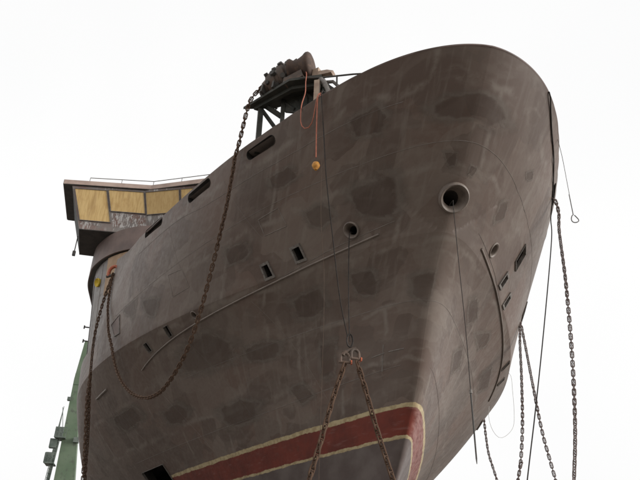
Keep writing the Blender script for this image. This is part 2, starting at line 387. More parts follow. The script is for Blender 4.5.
def build_hull():
    NU1, NU2, NL, NUP = 120, 40, 62, 46
    u1 = np.linspace(0, 1, NU1)**2.3; rows = []
    cols_aft = np.concatenate([[A_BUL + 0.03], A_BUL + 0.03 + np.linspace(0, 1, NU2)[1:]**1.2 * (A_END - A_BUL - 0.03)])
    vl = np.linspace(0, 1, NL); vu = np.linspace(0, 1, NUP)[1:]
    def solve(v, upper):
        zf = (lambda a: z_knuckle(a) + v * (z_top(a) - z_knuckle(a))) if upper else (lambda a: Z_KEEL + v * (z_knuckle(a) - Z_KEEL))
        a = u1 * A_BUL; z = zf(a)
        for _ in range(60):
            a0 = stem(z); a = a0 + u1 * (A_BUL - a0); z = 0.5 * z + 0.5 * zf(a)
        zk = z_knuckle(cols_aft)
        za = zk + v * (Z_MAIN - zk) if upper else Z_KEEL + v * (zk - Z_KEEL)
        return np.concatenate([a, cols_aft]), np.concatenate([z, za])
    grid = [solve(v, False) for v in vl] + [solve(v, True) for v in vu]
    A = np.array([g_[0] for g_ in grid]); Z = np.array([g_[1] for g_ in grid]); Y = half(A, Z); Y[:, 0] = 0.0
    nr, nc = A.shape
    dU = np.sqrt(np.diff(A, axis=1)**2 + np.diff(Y, axis=1)**2 + np.diff(Z, axis=1)**2); U = np.concatenate([np.zeros((nr, 1)), np.cumsum(dU, 1)], 1)
    dV = np.sqrt(np.diff(A, axis=0)**2 + np.diff(Y, axis=0)**2 + np.diff(Z, axis=0)**2); V = np.concatenate([np.zeros((1, nc)), np.cumsum(dV, 0)], 0)
    # surface coordinates in metres: along the waterline, and height measured on the slope
    Vz = np.cumsum(np.concatenate([np.zeros((1, nc)), dV.mean(1, keepdims=True) * np.ones((1, nc))], 0), 0)
    verts = []; uvs = []; idx = {}
    for s in (-1, 1):
        for i in range(nr):
            for j in range(nc):
                if j == 0 and s == 1: idx[(1, i, 0)] = idx[(-1, i, 0)]; continue
                idx[(s, i, j)] = len(verts); verts.append((s * Y[i, j], A[i, j], Z[i, j])); uvs.append((s * U[i, j] + 40, Vz[i, j]))
    faces = []
    for s in (-1, 1):
        for i in range(nr - 1):
            for j in range(nc - 1):
                q = (idx[(s, i, j)], idx[(s, i, j + 1)], idx[(s, i + 1, j + 1)], idx[(s, i + 1, j)])
                faces.append(q if s == 1 else q[::-1])
    nb = len(faces)
    # bottom strip between the two sides, transom strip aft
    for j in range(nc - 1):
        a_, b_, c_, d_ = idx[(-1, 0, j)], idx[(-1, 0, j + 1)], idx[(1, 0, j + 1)], idx[(1, 0, j)]
        faces.append((a_, b_, c_) if j == 0 else (a_, b_, c_, d_))
    for i in range(nr - 1):
        faces.append((idx[(1, i, nc - 1)], idx[(-1, i, nc - 1)], idx[(-1, i + 1, nc - 1)], idx[(1, i + 1, nc - 1)]))
    me = bpy.data.meshes.new('hull'); me.from_pydata(verts, [], faces); me.materials.append(M['hull'])
    ul = me.uv_layers.new(name='UVMap'); uva = np.array(uvs, np.float32)
    li = np.zeros(len(me.loops), np.int32); me.loops.foreach_get('vertex_index', li)
    ul.data.foreach_set('uv', uva[li].ravel())
    me.update(); bm = bmesh.new(); bm.from_mesh(me); bmesh.ops.recalc_face_normals(bm, faces=bm.faces)
    # outward check at a starboard face
    bm.faces.ensure_lookup_table(); f = min(bm.faces, key=lambda f: (f.calc_center_median() - Vector((-4, 2, 8))).length)
    if f.normal.x > 0: bmesh.ops.reverse_faces(bm, faces=bm.faces)
    bm.to_mesh(me); bm.free()
    o = bpy.data.objects.new('hull', me); COL.objects.link(o); return o

hull = build_hull()

cut = MB()
def surf_frame(a, z, side):
    n = hull_n(a, z, side); t = (hull_pt(a + 0.01, z, side) - hull_pt(a - 0.01, z, side)); t -= n * t.dot(n); t.normalize()
    return hull_pt(a, z, side), t, n.cross(t) * (1 if n.cross(t).z > 0 else -1), n
def cut_poly(pts, n, depth=0.35):
    """closed cutter prism through the plating"""
    n = Vector(n); ring = [Vector(p) + n * 0.25 for p in pts]
    # orient so that the prism is outward facing
    c = sum(ring, Vector()) / len(ring); area = Vector()
    for i in range(len(ring)): area += (ring[i] - c).cross(ring[(i + 1) % len(ring)] - c)
    if area.dot(n) < 0: ring = ring[::-1]
    k = len(ring); low = [p - n * (0.25 + depth) for p in ring]
    cut.add(low + ring, [tuple(range(k - 1, -1, -1)), tuple(range(k, 2 * k))] + [(i, (i + 1) % k, k + (i + 1) % k, k + i) for i in range(k)])
def slot_outline(p, q, r, n):
    p, q = Vector(p), Vector(q); d = (q - p); d -= n * d.dot(n); d.normalize(); u = n.cross(d); c1, c2 = p + d * r, q - d * r; out = []
    for k in range(9): t = -math.pi / 2 + math.pi * k / 8; out.append(c2 + d * (r * math.cos(t)) + u * (r * math.sin(t)))
    for k in range(9): t = math.pi / 2 + math.pi * k / 8; out.append(c1 + d * (r * math.cos(t)) + u * (r * math.sin(t)))
    return out

parts_later = []
def ring_loft(rings, closed=True):
    b = MB(); n = len(rings[0]); vs = [v for r in rings for v in r]; fs = []
    for i in range(len(rings) - 1):
        for k in range(n): fs.append((i * n + k, i * n + (k + 1) % n, (i + 1) * n + (k + 1) % n, (i + 1) * n + k))
    return b.add(vs, fs)
def coaming(outline, n, wdt, proud, depth, name, mat):
    """raised rim round an opening, with a liner that runs into the hull"""
    n = Vector(n); c = sum((Vector(p) for p in outline), Vector()) / len(outline)
    def grow(p, d): v = Vector(p) - c; v -= n * v.dot(n); return Vector(p) + v.normalized() * d
    o = [grow(p, -0.007) for p in outline]
    rings = [[grow(p, wdt) - n * 0.01 for p in o], [grow(p, wdt) + n * proud for p in o], [p + n * proud for p in o], [p - n * depth * 0.35 for p in o]]
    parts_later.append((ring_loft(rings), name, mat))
    parts_later.append((ring_loft([[p - n * depth * 0.35 for p in o], [p - n * depth * 2 for p in o]]), 'port_liner', 'recess_shade'))

# mooring slots high in the bulwark, both sides (ship coordinates: distance aft, height)
for s in (-1, 1):
    for (p, q, r) in (((1.268, 10.443), (0.403, 10.437), 0.115), ((3.809, 10.637), (2.68, 10.577), 0.12), ((6.962, 11.13), (5.498, 10.897), 0.125)):
        n = hull_n((p[0] + q[0]) / 2, (p[1] + q[1]) / 2, s)
        ol = slot_outline(hull_pt(*p, s), hull_pt(*q, s), r, n); cut_poly(ol, n)
        coaming(ol, n, 0.012, 0.006, 0.30, 'mooring_slot_rim', 'recess_shade')
# rectangular ports
def quad_port(quad, s, rim=True, wdt=0.045):
    a, z = sum(p[0] for p in quad) / 4, sum(p[1] for p in quad) / 4; n = hull_n(a, z, s); ol = [hull_pt(*p, s) for p in quad]
    cut_poly(ol, n)
    if rim: coaming(ol, n, wdt, 0.03, 0.16, 'port_frame', 'frame')
R1 = [(1.815, 8.53), (1.554, 8.547), (1.678, 8.213), (1.94, 8.214)]
R2 = [(2.7, 8.455), (2.462, 8.465), (2.556, 8.125), (2.832, 8.124)]
R3 = [(6.688, 8.165), (6.46, 8.17), (6.64, 7.932), (6.87, 7.915)]
R4 = [(8.041, 8.074), (7.80, 8.08), (7.91, 7.86), (8.15, 7.85)]
def inset(q, f):
    ca, cz = sum(p[0] for p in q) / 4, sum(p[1] for p in q) / 4
    return [(ca + (p[0] - ca) * f, cz + (p[1] - cz) * f) for p in q]
for s in (-1, 1):
    for q, f, wd in ((R1, 0.74, 0.075), (R2, 0.74, 0.075), (R3, 0.9, 0.018), (R4, 0.9, 0.018)): quad_port(inset(q, f), s, True, wd)
quad_port([(1.487, 8.816), (1.242, 9.182), (1.62, 9.131), (1.856, 8.749)], 1, True, 0.018)
quad_port([(4.9, 9.05), (4.75, 9.4), (5.35, 9.35), (5.5, 9.0)], 1, True, 0.02)
quad_port([(15.155, 5.529), (12.956, 5.536), (13.309, 5.0), (15.6, 5.0)], -1, True, 0.03)
# round openings: bow fairlead on the stem, hawse pipes on both bows, a small drain aft
def round_pipe(p, n, R, name, axis=None, mat='casting', fl=1.0):
    n = Vector(n); ax = Vector(axis).normalized() if axis is not None else n
    u = n.orthogonal().normalized(); v = n.cross(u)
    cut_poly([p + u * (R * 0.80 * math.cos(2 * math.pi * k / 24)) + v * (R * 0.80 * math.sin(2 * math.pi * k / 24)) for k in range(24)], n, 0.5)
    prof = [(R * 0.95, -0.06), (R, -0.01), (R * 1.01, 0.035), (R * 0.97, 0.07), (R * 0.90, 0.085), (R * 0.82, 0.07), (R * 0.72, 0.02), (R * 0.62, -0.06), (R * 0.54, -0.16), (R * 0.50, -0.30), (R * 0.50, -0.8)]
    prof = [(r, h * fl if h > -0.02 else h) for r, h in prof]
    b = MB(); seg = 36; vs = []; fs = []
    for (r, h) in prof:
        c = p + (n * h if h > -0.06 else n * -0.06 + ax * (h + 0.06))
        for k in range(seg): t = 2 * math.pi * k / seg; vs.append(c + u * (r * math.cos(t)) + v * (r * math.sin(t)))
    for i in range(len(prof) - 1):
        for k in range(seg): fs.append((i * seg + k, i * seg + (k + 1) % seg, (i + 1) * seg + (k + 1) % seg, (i + 1) * seg + k))
    cutf = 8 * seg
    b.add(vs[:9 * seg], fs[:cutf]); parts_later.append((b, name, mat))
    b2 = MB(); b2.add(vs[8 * seg:], [tuple(i - 8 * seg for i in f) for f in fs[cutf:]]); parts_later.append((b2, 'pipe_bore', 'recess_shade'))
zf = 8.592; fp = Vector((0, float(stem(zf)) + 0.03, zf)); fn = Vector((0.02, -1, (float(stem(zf + .01)) - float(stem(zf - .01))) / .02)).normalized()
round_pipe(fp, fn, 0.315, 'fairlead', (0.1, -1, -0.15))
for s in (-1, 1):
    p, t, u, n = surf_frame(0.52, 8.446, s); round_pipe(p, n, 0.185, 'hawse_pipe', (s * 0.6, -0.8, -0.25), fl=0.6 if s < 0 else 0.3)
p, t, u, n = surf_frame(5.371, 8.092, -1); round_pipe(p, n, 0.12, 'drain_pipe', fl=0.25)

# cut the openings out of the plating
cme = bpy.data.meshes.new('cutter'); cme.from_pydata(cut.v, [], cut.f); cme.update(); cob = bpy.data.objects.new('cutter', cme); COL.objects.link(cob)
sol = hull.modifiers.new('thick', 'SOLIDIFY'); sol.thickness = 0.045; sol.offset = -1.0
bo = hull.modifiers.new('cut', 'BOOLEAN'); bo.object = cob; bo.operation = 'DIFFERENCE'; bo.solver = 'FAST'
dg = bpy.context.evaluated_depsgraph_get(); dg.update()
hm = bpy.data.meshes.new_from_object(hull.evaluated_get(dg))
hull.modifiers.clear(); old = hull.data; hull.data = hm; hm.name = 'hull'; bpy.data.meshes.remove(old); bpy.data.objects.remove(cob); bpy.data.meshes.remove(cme)
if not hm.materials: hm.materials.append(M['hull'])

def fair_normals(me):
    """true surface normals on the outer plating, flat ones on cut edges and inside"""
    nv, nl, nf = len(me.vertices), len(me.loops), len(me.polygons)
    co = np.zeros(nv * 3, np.float32); me.vertices.foreach_get('co', co); co = co.reshape(-1, 3).astype(float)
    lv = np.zeros(nl, np.int32); me.loops.foreach_get('vertex_index', lv)
    ls = np.zeros(nf, np.int32); lt = np.zeros(nf, np.int32); me.polygons.foreach_get('loop_start', ls); me.polygons.foreach_get('loop_total', lt)
    fc = np.zeros(nf * 3, np.float32); me.polygons.foreach_get('center', fc); fc = fc.reshape(-1, 3).astype(float)
    fnn = np.zeros(nf * 3, np.float32); me.polygons.foreach_get('normal', fnn); fnn = fnn.reshape(-1, 3).astype(float)
    lf = np.zeros(nl, np.int64); lf[ls] = 1; lf = np.cumsum(lf) - 1
    order = np.argsort(ls); lf = order[lf]
    P = co[lv]; Cn = fc[lf]; Q = P + 0.03 * (Cn - P)
    a, z, sx = Q[:, 1], Q[:, 2], np.where(Cn[:, 0] > 0, 1.0, -1.0); e = 1.5e-3
    a = np.maximum(a, stem(z) + 2e-3)
    ya = (half(a + e, z) - half(a - e, z)) / (2 * e); yz = (half(a, z + e) - half(a, z - e)) / (2 * e)
    N = np.stack([sx, -ya, -yz], 1); L = np.linalg.norm(N, axis=1, keepdims=True); 
    st_ = P[:, 0]**2 < 1e-8
    ds = (stem(P[:, 2] + e) - stem(P[:, 2] - e)) / (2 * e)
    N = N / L; S = np.stack([0 * ds, -1 + 0 * ds, ds], 1); S /= np.linalg.norm(S, axis=1, keepdims=True); N[st_] = S[st_]
    ca, cz = np.maximum(Cn[:, 1], stem(Cn[:, 2])), Cn[:, 2]
    F = (np.abs(Cn[:, 0]) - half(ca, cz)) / L[:, 0]
    F2 = np.linalg.norm(P - np.stack([sx * half(P[:, 1], P[:, 2]), P[:, 1], P[:, 2]], 1), axis=1)
    out = (np.abs(F) < 0.02) & ((N * fnn[lf]).sum(1) > 0.75) & (P[:, 1] < A_BUL + 12) & (P[:, 2] > Z_KEEL + 0.05)
    N = np.where(out[:, None], N, fnn[lf])
    me.polygons.foreach_set('use_smooth', [True] * nf)
    me.normals_split_custom_set([tuple(v) for v in N])
fair_normals(hm)
adopt(hull, ship)
hull['label'] = 'brown-grey patchily primed steel plating with a red boot-topping band'
for (b, nm, mt) in parts_later: b.build(nm, mt, hull, True, 30)

# weld beads on the plating
def weld(path, s, r=0.006, mat='weld', name='weld_seam', off=0.0):
    pts = spline([(a, z, 0) for a, z in path], 0.12); P = [hull_pt(max(q.x, float(stem(q.y)) + 1e-3), q.y, s, off) for q in pts]
    return MB().tube(P, r, 5).build(name, mat, hull, True, 60)
def weld_around(z0, a_to, s, r):
    a0 = float(stem(z0)) + 1e-4; P = []
    for k in range(80):
        a = a0 + (a_to - a0) * (k / 79)**2.6; z = z0 + 0.001 * k; P.append(Vector((s * float(half(a, z)), a, z)))
    return MB().tube(P, r, 5).build('weld_seam', 'weld', hull, True, 60)
def around(z0, a_to):
    a0 = float(stem(z0)); return [(a0 + (a_to - a0) * (k / 14)**2.2, z0 + 0.004 * k) for k in range(15)]
for s in (-1, 1):
    weld_around(9.33, 9.5, s, 0.005); weld_around(7.0, 8.0, s, 0.005)
    if s < 0: weld([(-1.9, 10.0), (-0.8, 10.02), (1.0, 10.02), (3.0, 10.13), (4.6, 10.4), (7.5, 10.7)], s, 0.006)
    weld([(-0.175, 8.381), (0.417, 8.31), (1.257, 8.231), (2.1, 8.12), (3.4, 7.98)], s, 0.007)
    weld([(1.4, 5.9), (3.5, 5.85), (6, 5.8), (10, 5.8), (15, 5.8)], s, 0.006)
    for a in (2.2, 5.0, 7.9, 10.6): weld([(a, 8.9), (a + .02, 9.3), (a + .03, 10.0), (a + .03, 10.4)], s, 0.004)
    for a in (3.6, 6.4, 9.3, 12.6): weld([(a, 5.5), (a + .02, 6.3), (a + .01, 7.2), (a, 8.0)], s, 0.004)
for q in ([(5.648, 9.286), (4.97, 9.193), (5.012, 8.717), (5.773, 8.707)], [(1.978, 9.239), (1.38, 9.267), (1.51, 8.911), (2.102, 8.914)]):
    P = []
    for k in range(4):
        p0, p1 = q[k], q[(k + 1) % 4]
        for i in range(6): P.append(hull_pt(p0[0] + (p1[0] - p0[0]) * i / 6, p0[1] + (p1[1] - p0[1]) * i / 6, -1))
    P.append(P[0]); MB().tube(P, 0.009, 5).build('insert_plate_weld', 'weld', hull, True, 60)
# a hinged door outline aft
q = [(9.855, 9.229), (9.1, 9.299), (9.15, 8.735), (9.566, 8.767)]
n = hull_n(9.4, 9.0, -1); ol = [hull_pt(*p, -1) for p in q]
ring_loft([[p + (p - sum(ol, Vector()) / 4).normalized() * 0.03 for p in ol], [p + (p - sum(ol, Vector()) / 4).normalized() * 0.03 + n * 0.03 for p in ol], [p + n * 0.03 for p in ol], [p for p in ol]]).build('hatch_rim', 'frame', hull)
MB().prism([p + n * 0.004 for p in ol], n * 0.012).build('hatch_plate', 'brown', hull)

# touched-up fields of primer with a paler brushed edge (a = distance aft, z = height; on the stem x and z)
def patch_material():
    """darker primer, a paler brushed rim, thinning out to nothing at the ragged edge (UV.x = distance from the middle)"""
    k = NT('patch_primer'); ob = k.obj(); su = k.n('SeparateXYZ'); k.set(su.inputs[0], k.uv())
    r = k.math('ADD', su.outputs[0], k.math('MULTIPLY', k.math('SUBTRACT', k.noise(ob, 2.6, 5, 0.6), 0.5), 0.5))
    r = k.math('ADD', r, k.math('MULTIPLY', k.math('SUBTRACT', k.noise(ob, 14, 4, 0.6), 0.5), 0.10))
    dk = k.mix(k.ramp(k.noise(ob, 1.6, 5), 0.35, 0.7), (0.088, 0.063, 0.051), (0.112, 0.082, 0.067))
    pl = k.mix(k.ramp(k.noise(ob, 5, 5), 0.35, 0.7), (0.225, 0.192, 0.165), (0.18, 0.148, 0.125))
    inn = k.ramp(r, 0.70, 0.90, 1, 0)
    col = k.mix(inn, pl, dk)
    brk = k.ramp(k.noise(k.mapping(ob, (2, 2, 5)), 1.6, 4, 0.6), 0.30, 0.52)
    al = k.math('ADD', k.math('MULTIPLY', inn, 0.30), k.math('MULTIPLY', k.math('MULTIPLY', k.ramp(r, 1.36, 0.86), k.math('SUBTRACT', 1.0, inn)), k.math('MULTIPLY', brk, 0.52)))
    k.set(k.b.inputs['Alpha'], al)
    return k.fin(col, 0.56, 0, 0.35)
M['patch'] = patch_material()
def on_hull(P, mode, s, off):
    P = np.array(P)
    if mode == 'az': a, z, sg = P[:, 0], P[:, 1], np.full(len(P), float(s))
    else:
        z, sg = P[:, 1], np.where(P[:, 0] < 0, -1.0, 1.0); lo = stem(z); hi = lo + 5.0
        for _ in range(40):
            mid = 0.5 * (lo + hi); big = half(mid, z) > np.abs(P[:, 0]); hi = np.where(big, mid, hi); lo = np.where(big, lo, mid)
        a = hi
    e = 2e-3; y = half(a, z); ac = np.maximum(a, stem(z) + 2 * e)
    ya = (half(ac + e, z) - half(ac - e, z)) / (2 * e); yz = (half(ac, z + e) - half(ac, z - e)) / (2 * e)
    N = np.stack([sg, -ya, -yz], 1); N /= np.linalg.norm(N, axis=1, keepdims=True)
    return np.stack([sg * y, a, z], 1) + N * off
def patch(poly, s, mode='az'):
    rnd = random.Random(int(abs(poly[0][0] * 131 + poly[0][1] * 977)))
    c = [sum(p[i] for p in poly) / len(poly) for i in (0, 1)]; out = []; n0 = len(poly)
    for i in range(n0):
        p0, p1, p2, p3 = (Vector(poly[(i + k) % n0]) for k in (-1, 0, 1, 2))
        for k in range(8):
            t = k / 8; lin_ = p1.lerp(p2, t); cr_ = 0.5 * ((2 * p1) + (p2 - p0) * t + (2 * p0 - 5 * p1 + 4 * p2 - p3) * t * t + (3 * p1 - p0 - 3 * p2 + p3) * t**3)
            out.append(lin_.lerp(cr_, 0.35) + Vector((rnd.uniform(-1, 1), rnd.uniform(-1, 1))) * 0.012)
    n1 = len(out); cv = Vector(c); P = [cv]; F = []; rad = [0.0]
    NR = 11
    for r in range(1, NR + 1): P += [cv.lerp(q, 1.6 * r / NR) for q in out]; rad += [1.6 * r / NR] * n1
    for k in range(n1): F.append((0, 1 + k, 1 + (k + 1) % n1))
    for r in range(NR - 1):
        for k in range(n1): F.append((1 + r * n1 + k, 1 + (r + 1) * n1 + k, 1 + (r + 1) * n1 + (k + 1) % n1, 1 + r * n1 + (k + 1) % n1))
    o = mesh_obj('primer_patch', on_hull([tuple(p) for p in P], mode, s, 0.009), F, 'patch', hull, True)
    ul = o.data.uv_layers.new(name='UVMap')
    for l in o.data.loops: ul.data[l.index].uv = (rad[l.vertex_index], 0.0)
for q in ([(0.05, 9.07), (-0.69, 9.16), (-0.92, 9.09), (-0.33, 8.48), (-0.1, 8.42), (0.11, 8.55), (0.23, 8.74)],
          [(1.02, 9.01), (0.58, 9.03), (0.48, 8.88), (0.57, 8.72), (0.97, 8.62), (1.1, 8.79)],
          [(3.3, 9.07), (2.66, 9.0), (2.65, 8.77), (2.89, 8.67), (3.49, 8.7)],
          [(7.07, 7.61), (5.58, 7.78), (5.23, 7.54), (4.96, 7.37), (5.6, 6.99), (6.95, 7.01), (7.75, 7.21)],
          [(5.0, 7.14), (4.28, 7.19), (3.8, 7.04), (4.2, 6.75), (4.78, 6.8), (5.19, 6.92)],
          [(1.23, 7.79), (0.78, 7.74), (0.88, 7.48), (1.14, 7.25), (1.47, 7.37)],
          [(8.84, 9.38), (7.64, 9.34), (8.1, 8.81)], [(7.33, 9.17), (6.34, 8.9), (6.86, 8.5), (7.27, 8.72)],
          [(2.78, 7.69), (1.94, 7.72), (2.11, 7.38), (2.57, 7.23), (3.06, 7.32)],
          [(1.1, 9.84), (0.5, 9.85), (0.49, 9.6), (0.95, 9.54), (1.21, 9.61)],
          [(-1.03, 10.07), (-1.62, 10.09), (-1.59, 9.87), (-1.26, 9.68), (-0.85, 9.75)],
          [(13.61, 7.03), (11.16, 7.04), (11.31, 6.67), (13.3, 6.59)], [(7.65, 6.22), (6.37, 6.27), (5.71, 6.04), (6.38, 5.72), (7.67, 5.75)],
          [(2.97, 6.74), (2.5, 6.72), (2.99, 6.14), (3.47, 6.07)], [(10.2, 6.6), (9.0, 6.7), (8.7, 6.4), (9.6, 6.2), (10.4, 6.3)], [(4.6, 6.1), (4.0, 6.15), (3.9, 5.8), (4.5, 5.7)]): patch(q, -1)
for q in ([(-0.55, 9.01), (-0.46, 9.16), (-0.09, 8.91), (-0.15, 8.68)], [(-0.89, 9.62), (-0.82, 9.79), (-0.56, 9.72), (-0.64, 9.6)],
          [(1.32, 7.56), (1.51, 7.74), (2.38, 7.56), (2.2, 7.29)], [(2.48, 6.72), (2.93, 6.99), (3.71, 6.78), (3.27, 6.45)],
          [(2.85, 7.39), (3.38, 7.74), (4.06, 7.59), (3.83, 7.36)], [(5.58, 7.29), (5.71, 7.65), (7.42, 7.53), (6.9, 7.2)]): patch(q, 1)
for q in ([(-0.91, 9.85), (-0.54, 9.95), (-0.06, 9.99), (0.45, 9.97), (0.85, 9.82), (0.40, 9.58), (-0.05, 9.60), (-0.41, 9.60), (-0.75, 9.68)],
          [(-0.41, 9.2), (-0.17, 9.18), (-0.13, 8.98), (-0.29, 9.01)], [(0.17, 9.06), (0.36, 9.05), (0.27, 8.92), (0.15, 8.93)],
          [(-0.42, 7.45), (-0.16, 7.5), (0.02, 7.49), (0.03, 7.1), (-0.05, 6.9), (-0.34, 7.05)]): patch(q, 0, 'xz')

# rubbing strakes: half-round bars along both sides
for s in (-1, 1):
    aa = np.concatenate([np.linspace(0.19, 2, 14), np.linspace(2.3, 9.15, 30)])
    P = [hull_pt(float(a), float(z_rail(a)), s, 0.012) for a in aa]
    MB().tube(P, 0.021, 8).build('rubbing_strake', 'strake', hull, True, 60)
    P = [hull_pt(11.943 + 1.3 * k / 8, 7.692 - 0.04 * k / 8, s, 0.015) for k in range(9)]
    MB().tube(P, 0.036, 8).build('rubbing_strake', 'strake', hull, True, 60)
# cap bar along the bulwark edge, round the bow from side to side
a0 = -3.0
for _ in range(60): a0 = float(stem(z_top(a0)))
aa = a0 + np.linspace(0, 1, 100)**2.6 * (A_BUL - 0.01 - a0)
capS = [Vector((-max(float(half(float(a), float(z_top(a)))) - 0.02, 0.0), float(a) + 0.02, float(z_top(a)))) for a in aa]
MB().tube(capS[::-1] + [Vector((-p.x, p.y, p.z)) for p in capS[1:]], 0.026, 6).build('bulwark_cap', 'brown', hull, True, 60)
# draught marks near the stem: a chalk cross
for (p, q) in (((1.535, 6.361), (1.846, 5.869)), ((1.929, 6.184), (1.60, 6.20)), ((1.50, 6.20), (1.188, 6.19))):
    P = [hull_pt(p[0] + (q[0] - p[0]) * k / 5, p[1] + (q[1] - p[1]) * k / 5, -1, 0.0) for k in range(6)]
    MB().tube(P, 0.011, 5).build('chalk_mark', 'chalk', hull, True, 60)

# decks: unseen forecastle deck, set high to keep light out of the openings, main deck aft of the step
def deck_mesh():
    a0 = -3.0
    for _ in range(40): a0 = float(stem(z_top(a0) - 0.12))
    cols = [(a0 + 0.06 + (k / 40)**2 * (A_BUL - 0.06 - a0), None) for k in range(41)]
    st_ = [(a, float(z_top(a)) - 0.12) for a, _ in cols] + [(A_BUL - 0.06, 9.26)] + [(A_BUL + 22.4 * k / 12, 9.26) for k in range(1, 13)]
    vs, fs = [], []
    for a, z in st_:
        y = max(float(half(a, z)) - 0.035, 0.01); vs += [(-y, a, z), (y, a, z)]
    for k in range(len(st_) - 1): fs.append((2 * k, 2 * k + 1, 2 * k + 3, 2 * k + 2))
    return mesh_obj('deck', vs, fs, 'deck', ship)
deck_mesh()

# ------------------------------------------------------------------ deckhouse, bridge deck and wheelhouse
house = empty('deckhouse', (0, 14, 9.3)); adopt(house, ship)
def mirror(pts): return [(-x, y, *r) for x, y, *r in reversed(pts)]
base = [(-8.05, 25), (-8.25, 18.5), (-8.28, 16.5), (-8.16, 15.0), (-7.98, 14.2), (-7.55, 13.3), (-7.0, 12.7), (-6.3, 12.35), (-5.2, 12.2), (-2.5, 12.05)]
topc = [(-8.6, 25), (-8.72, 18.5), (-8.74, 16.5), (-8.58, 15.2), (-8.38, 14.45), (-7.92, 13.5), (-7.2, 12.72), (-6.4, 12.3), (-5.2, 12.1), (-2.5, 11.95)]
def smooth2(c, n=64): return [(p.x, p.y) for p in [Vector((q.x, q.y, 0)) for q in spline([(x, y, 0) for x, y in c], 0.2)]]
def resample(c, n):
    c = [Vector((x, y, 0)) for x, y in c]; d = [0]
    for a, b in zip(c[:-1], c[1:]): d.append(d[-1] + (b - a).length)
    out = []
    for k in range(n):
        t = d[-1] * k / (n - 1); i = max(j for j in range(len(d)) if d[j] <= t + 1e-9); i = min(i, len(c) - 2); f = (t - d[i]) / (d[i + 1] - d[i]); p = c[i].lerp(c[i + 1], f); out.append((p.x, p.y))
    return out
NB = 70
bs, ts = resample(smooth2(base), NB), resample(smooth2(topc), NB)
bl, tl = bs + mirror(bs), ts + mirror(ts); n2 = len(bl)
hv = [(x, y, 9.28) for x, y in bl] + [(x, y, 13.38) for x, y in tl]
hf = [(k, (k + 1) % n2, n2 + (k + 1) % n2, n2 + k) for k in range(n2)] + [tuple(range(n2, 2 * n2)), tuple(range(n2 - 1, -1, -1))]
mesh_obj('house_wall', hv, hf, 'house', house, True, 40)
# vertical seams and pipes on the side wall
def house_pt(k, z, off=0.0):
    f = (z - 9.28) / 4.1; b, t = Vector((*bs[k], 0)), Vector((*ts[k], 0)); p = b.lerp(t, f)
    b2, t2 = Vector((*bs[k + 1], 0)), Vector((*ts[k + 1], 0)); d = (b2.lerp(t2, f) - p).normalized(); n_ = Vector((d.y, -d.x, 0))
    if n_.x > 0 and k < 40: n_ = -n_
    return Vector((p.x, p.y, z)) + n_ * off
for k in (38, 44, 50): MB().tube([house_pt(k, z, 0.004) for z in np.linspace(9.35, 13.3, 8)], 0.009, 5).build('weld_seam', 'weld', house, True, 60)
for k, z0, z1 in ((41, 9.4, 13.0),): MB().tube([house_pt(k, z, 0.05) for z in np.linspace(z0, z1, 8)], 0.016, 6).build('drain_line', 'grey_wire', house, True, 60)
# plywood sheet leaning over the doorway, beside the bulwark end
kd = min(range(NB - 1), key=lambda k: (Vector(ts[k]) - Vector((-7.35, 12.85))).length)
pa, pb = house_pt(kd - 2, 11.55, 0.03), house_pt(kd + 10, 11.55, 0.03)
pw = MB(); K_ = list(range(kd - 4, kd + 11)); pv = [house_pt(k, z, o_) for o_ in (0.05, 0.03) for z in (11.75, 13.36) for k in K_]; nk = len(K_)
pf = []
for k in range(nk - 1):
    pf += [(k, k + 1, nk + k + 1, nk + k), (2 * nk + k, 3 * nk + k, 3 * nk + k + 1, 2 * nk + k + 1), (k, 2 * nk + k, 2 * nk + k + 1, k + 1), (nk + k, nk + k + 1, 3 * nk + k + 1, 3 * nk + k)]
pw.add(pv, pf).build('plywood_sheet', 'ply2', house)
pm = pa.lerp(pb, 0.35)
MB().box(pm + Vector((-0.06, -0.05, 0)), pm + Vector((-0.2, -0.04, 1.55)), 0.05, 0.05).build('door_post', 'frame', house)
# yellow lamp box on the wall
lp = Vector((-8.30, 13.75, 12.62))
kk = min(range(NB - 1), key=lambda k: (Vector(ts[k]) - Vector((-8.25, 14.1))).length); lp = house_pt(kk, 12.55, 0.10)
MB().lathe(lp + Vector((0.10, 0.04, 0.02)), (-0.75, -0.5, -0.25), [(0.0, -0.14), (0.07, -0.13), (0.10, -0.05), (0.17, 0.02), (0.19, 0.10), (0.17, 0.13), (0.14, 0.10), (0.0, 0.06)], 14).build('wall_lamp', 'yellow', house, True, 40)
# small fittings along the side
for z in (11.35, 10.75):
    k = min(range(NB - 1), key=lambda k: abs(bs[k][1] - 16.3)); p = house_pt(k, z, 0.02)
    MB().box(p, p + Vector((-0.2, -0.02, 0)), 0.05, 0.04).box(p + Vector((-0.2, 0, -0.07)), p + Vector((-0.2, 0, 0.07)), 0.05, 0.05).build('side_light', 'dark', house)

band = empty('bridge_deck', (0, 14, 13.4)); adopt(band, ship)
ed = resample(smooth2([(-8.85, 25), (-8.98, 18.5), (-9.0, 16.6), (-8.82, 15.3), (-8.62, 14.5), (-8.05, 13.4), (-7.3, 12.62), (-6.45, 12.2), (-5.2, 12.0), (-2.5, 11.85)]), NB); el = ed + mirror(ed)
def ringwall(c, z0, z1, th):
    b = MB(); n = len(c); P = [Vector((x, y, 0)) for x, y in c]; cen = Vector((0, 18, 0)); rings = []
    inn = [p + (cen - p).normalized() * th for p in P]
    for q, z in ((inn, z0), (P, z0), (P, z1), (inn, z1)): rings.append([Vector((p.x, p.y, z)) for p in q])
    rings.append(rings[0]); vs = [v for r in rings[:4] for v in r]; fs = []
    for i in range(4):
        for k in range(n): fs.append((i * n + k, i * n + (k + 1) % n, ((i + 1) % 4) * n + (k + 1) % n, ((i + 1) % 4) * n + k))
    return b.add(vs, fs)
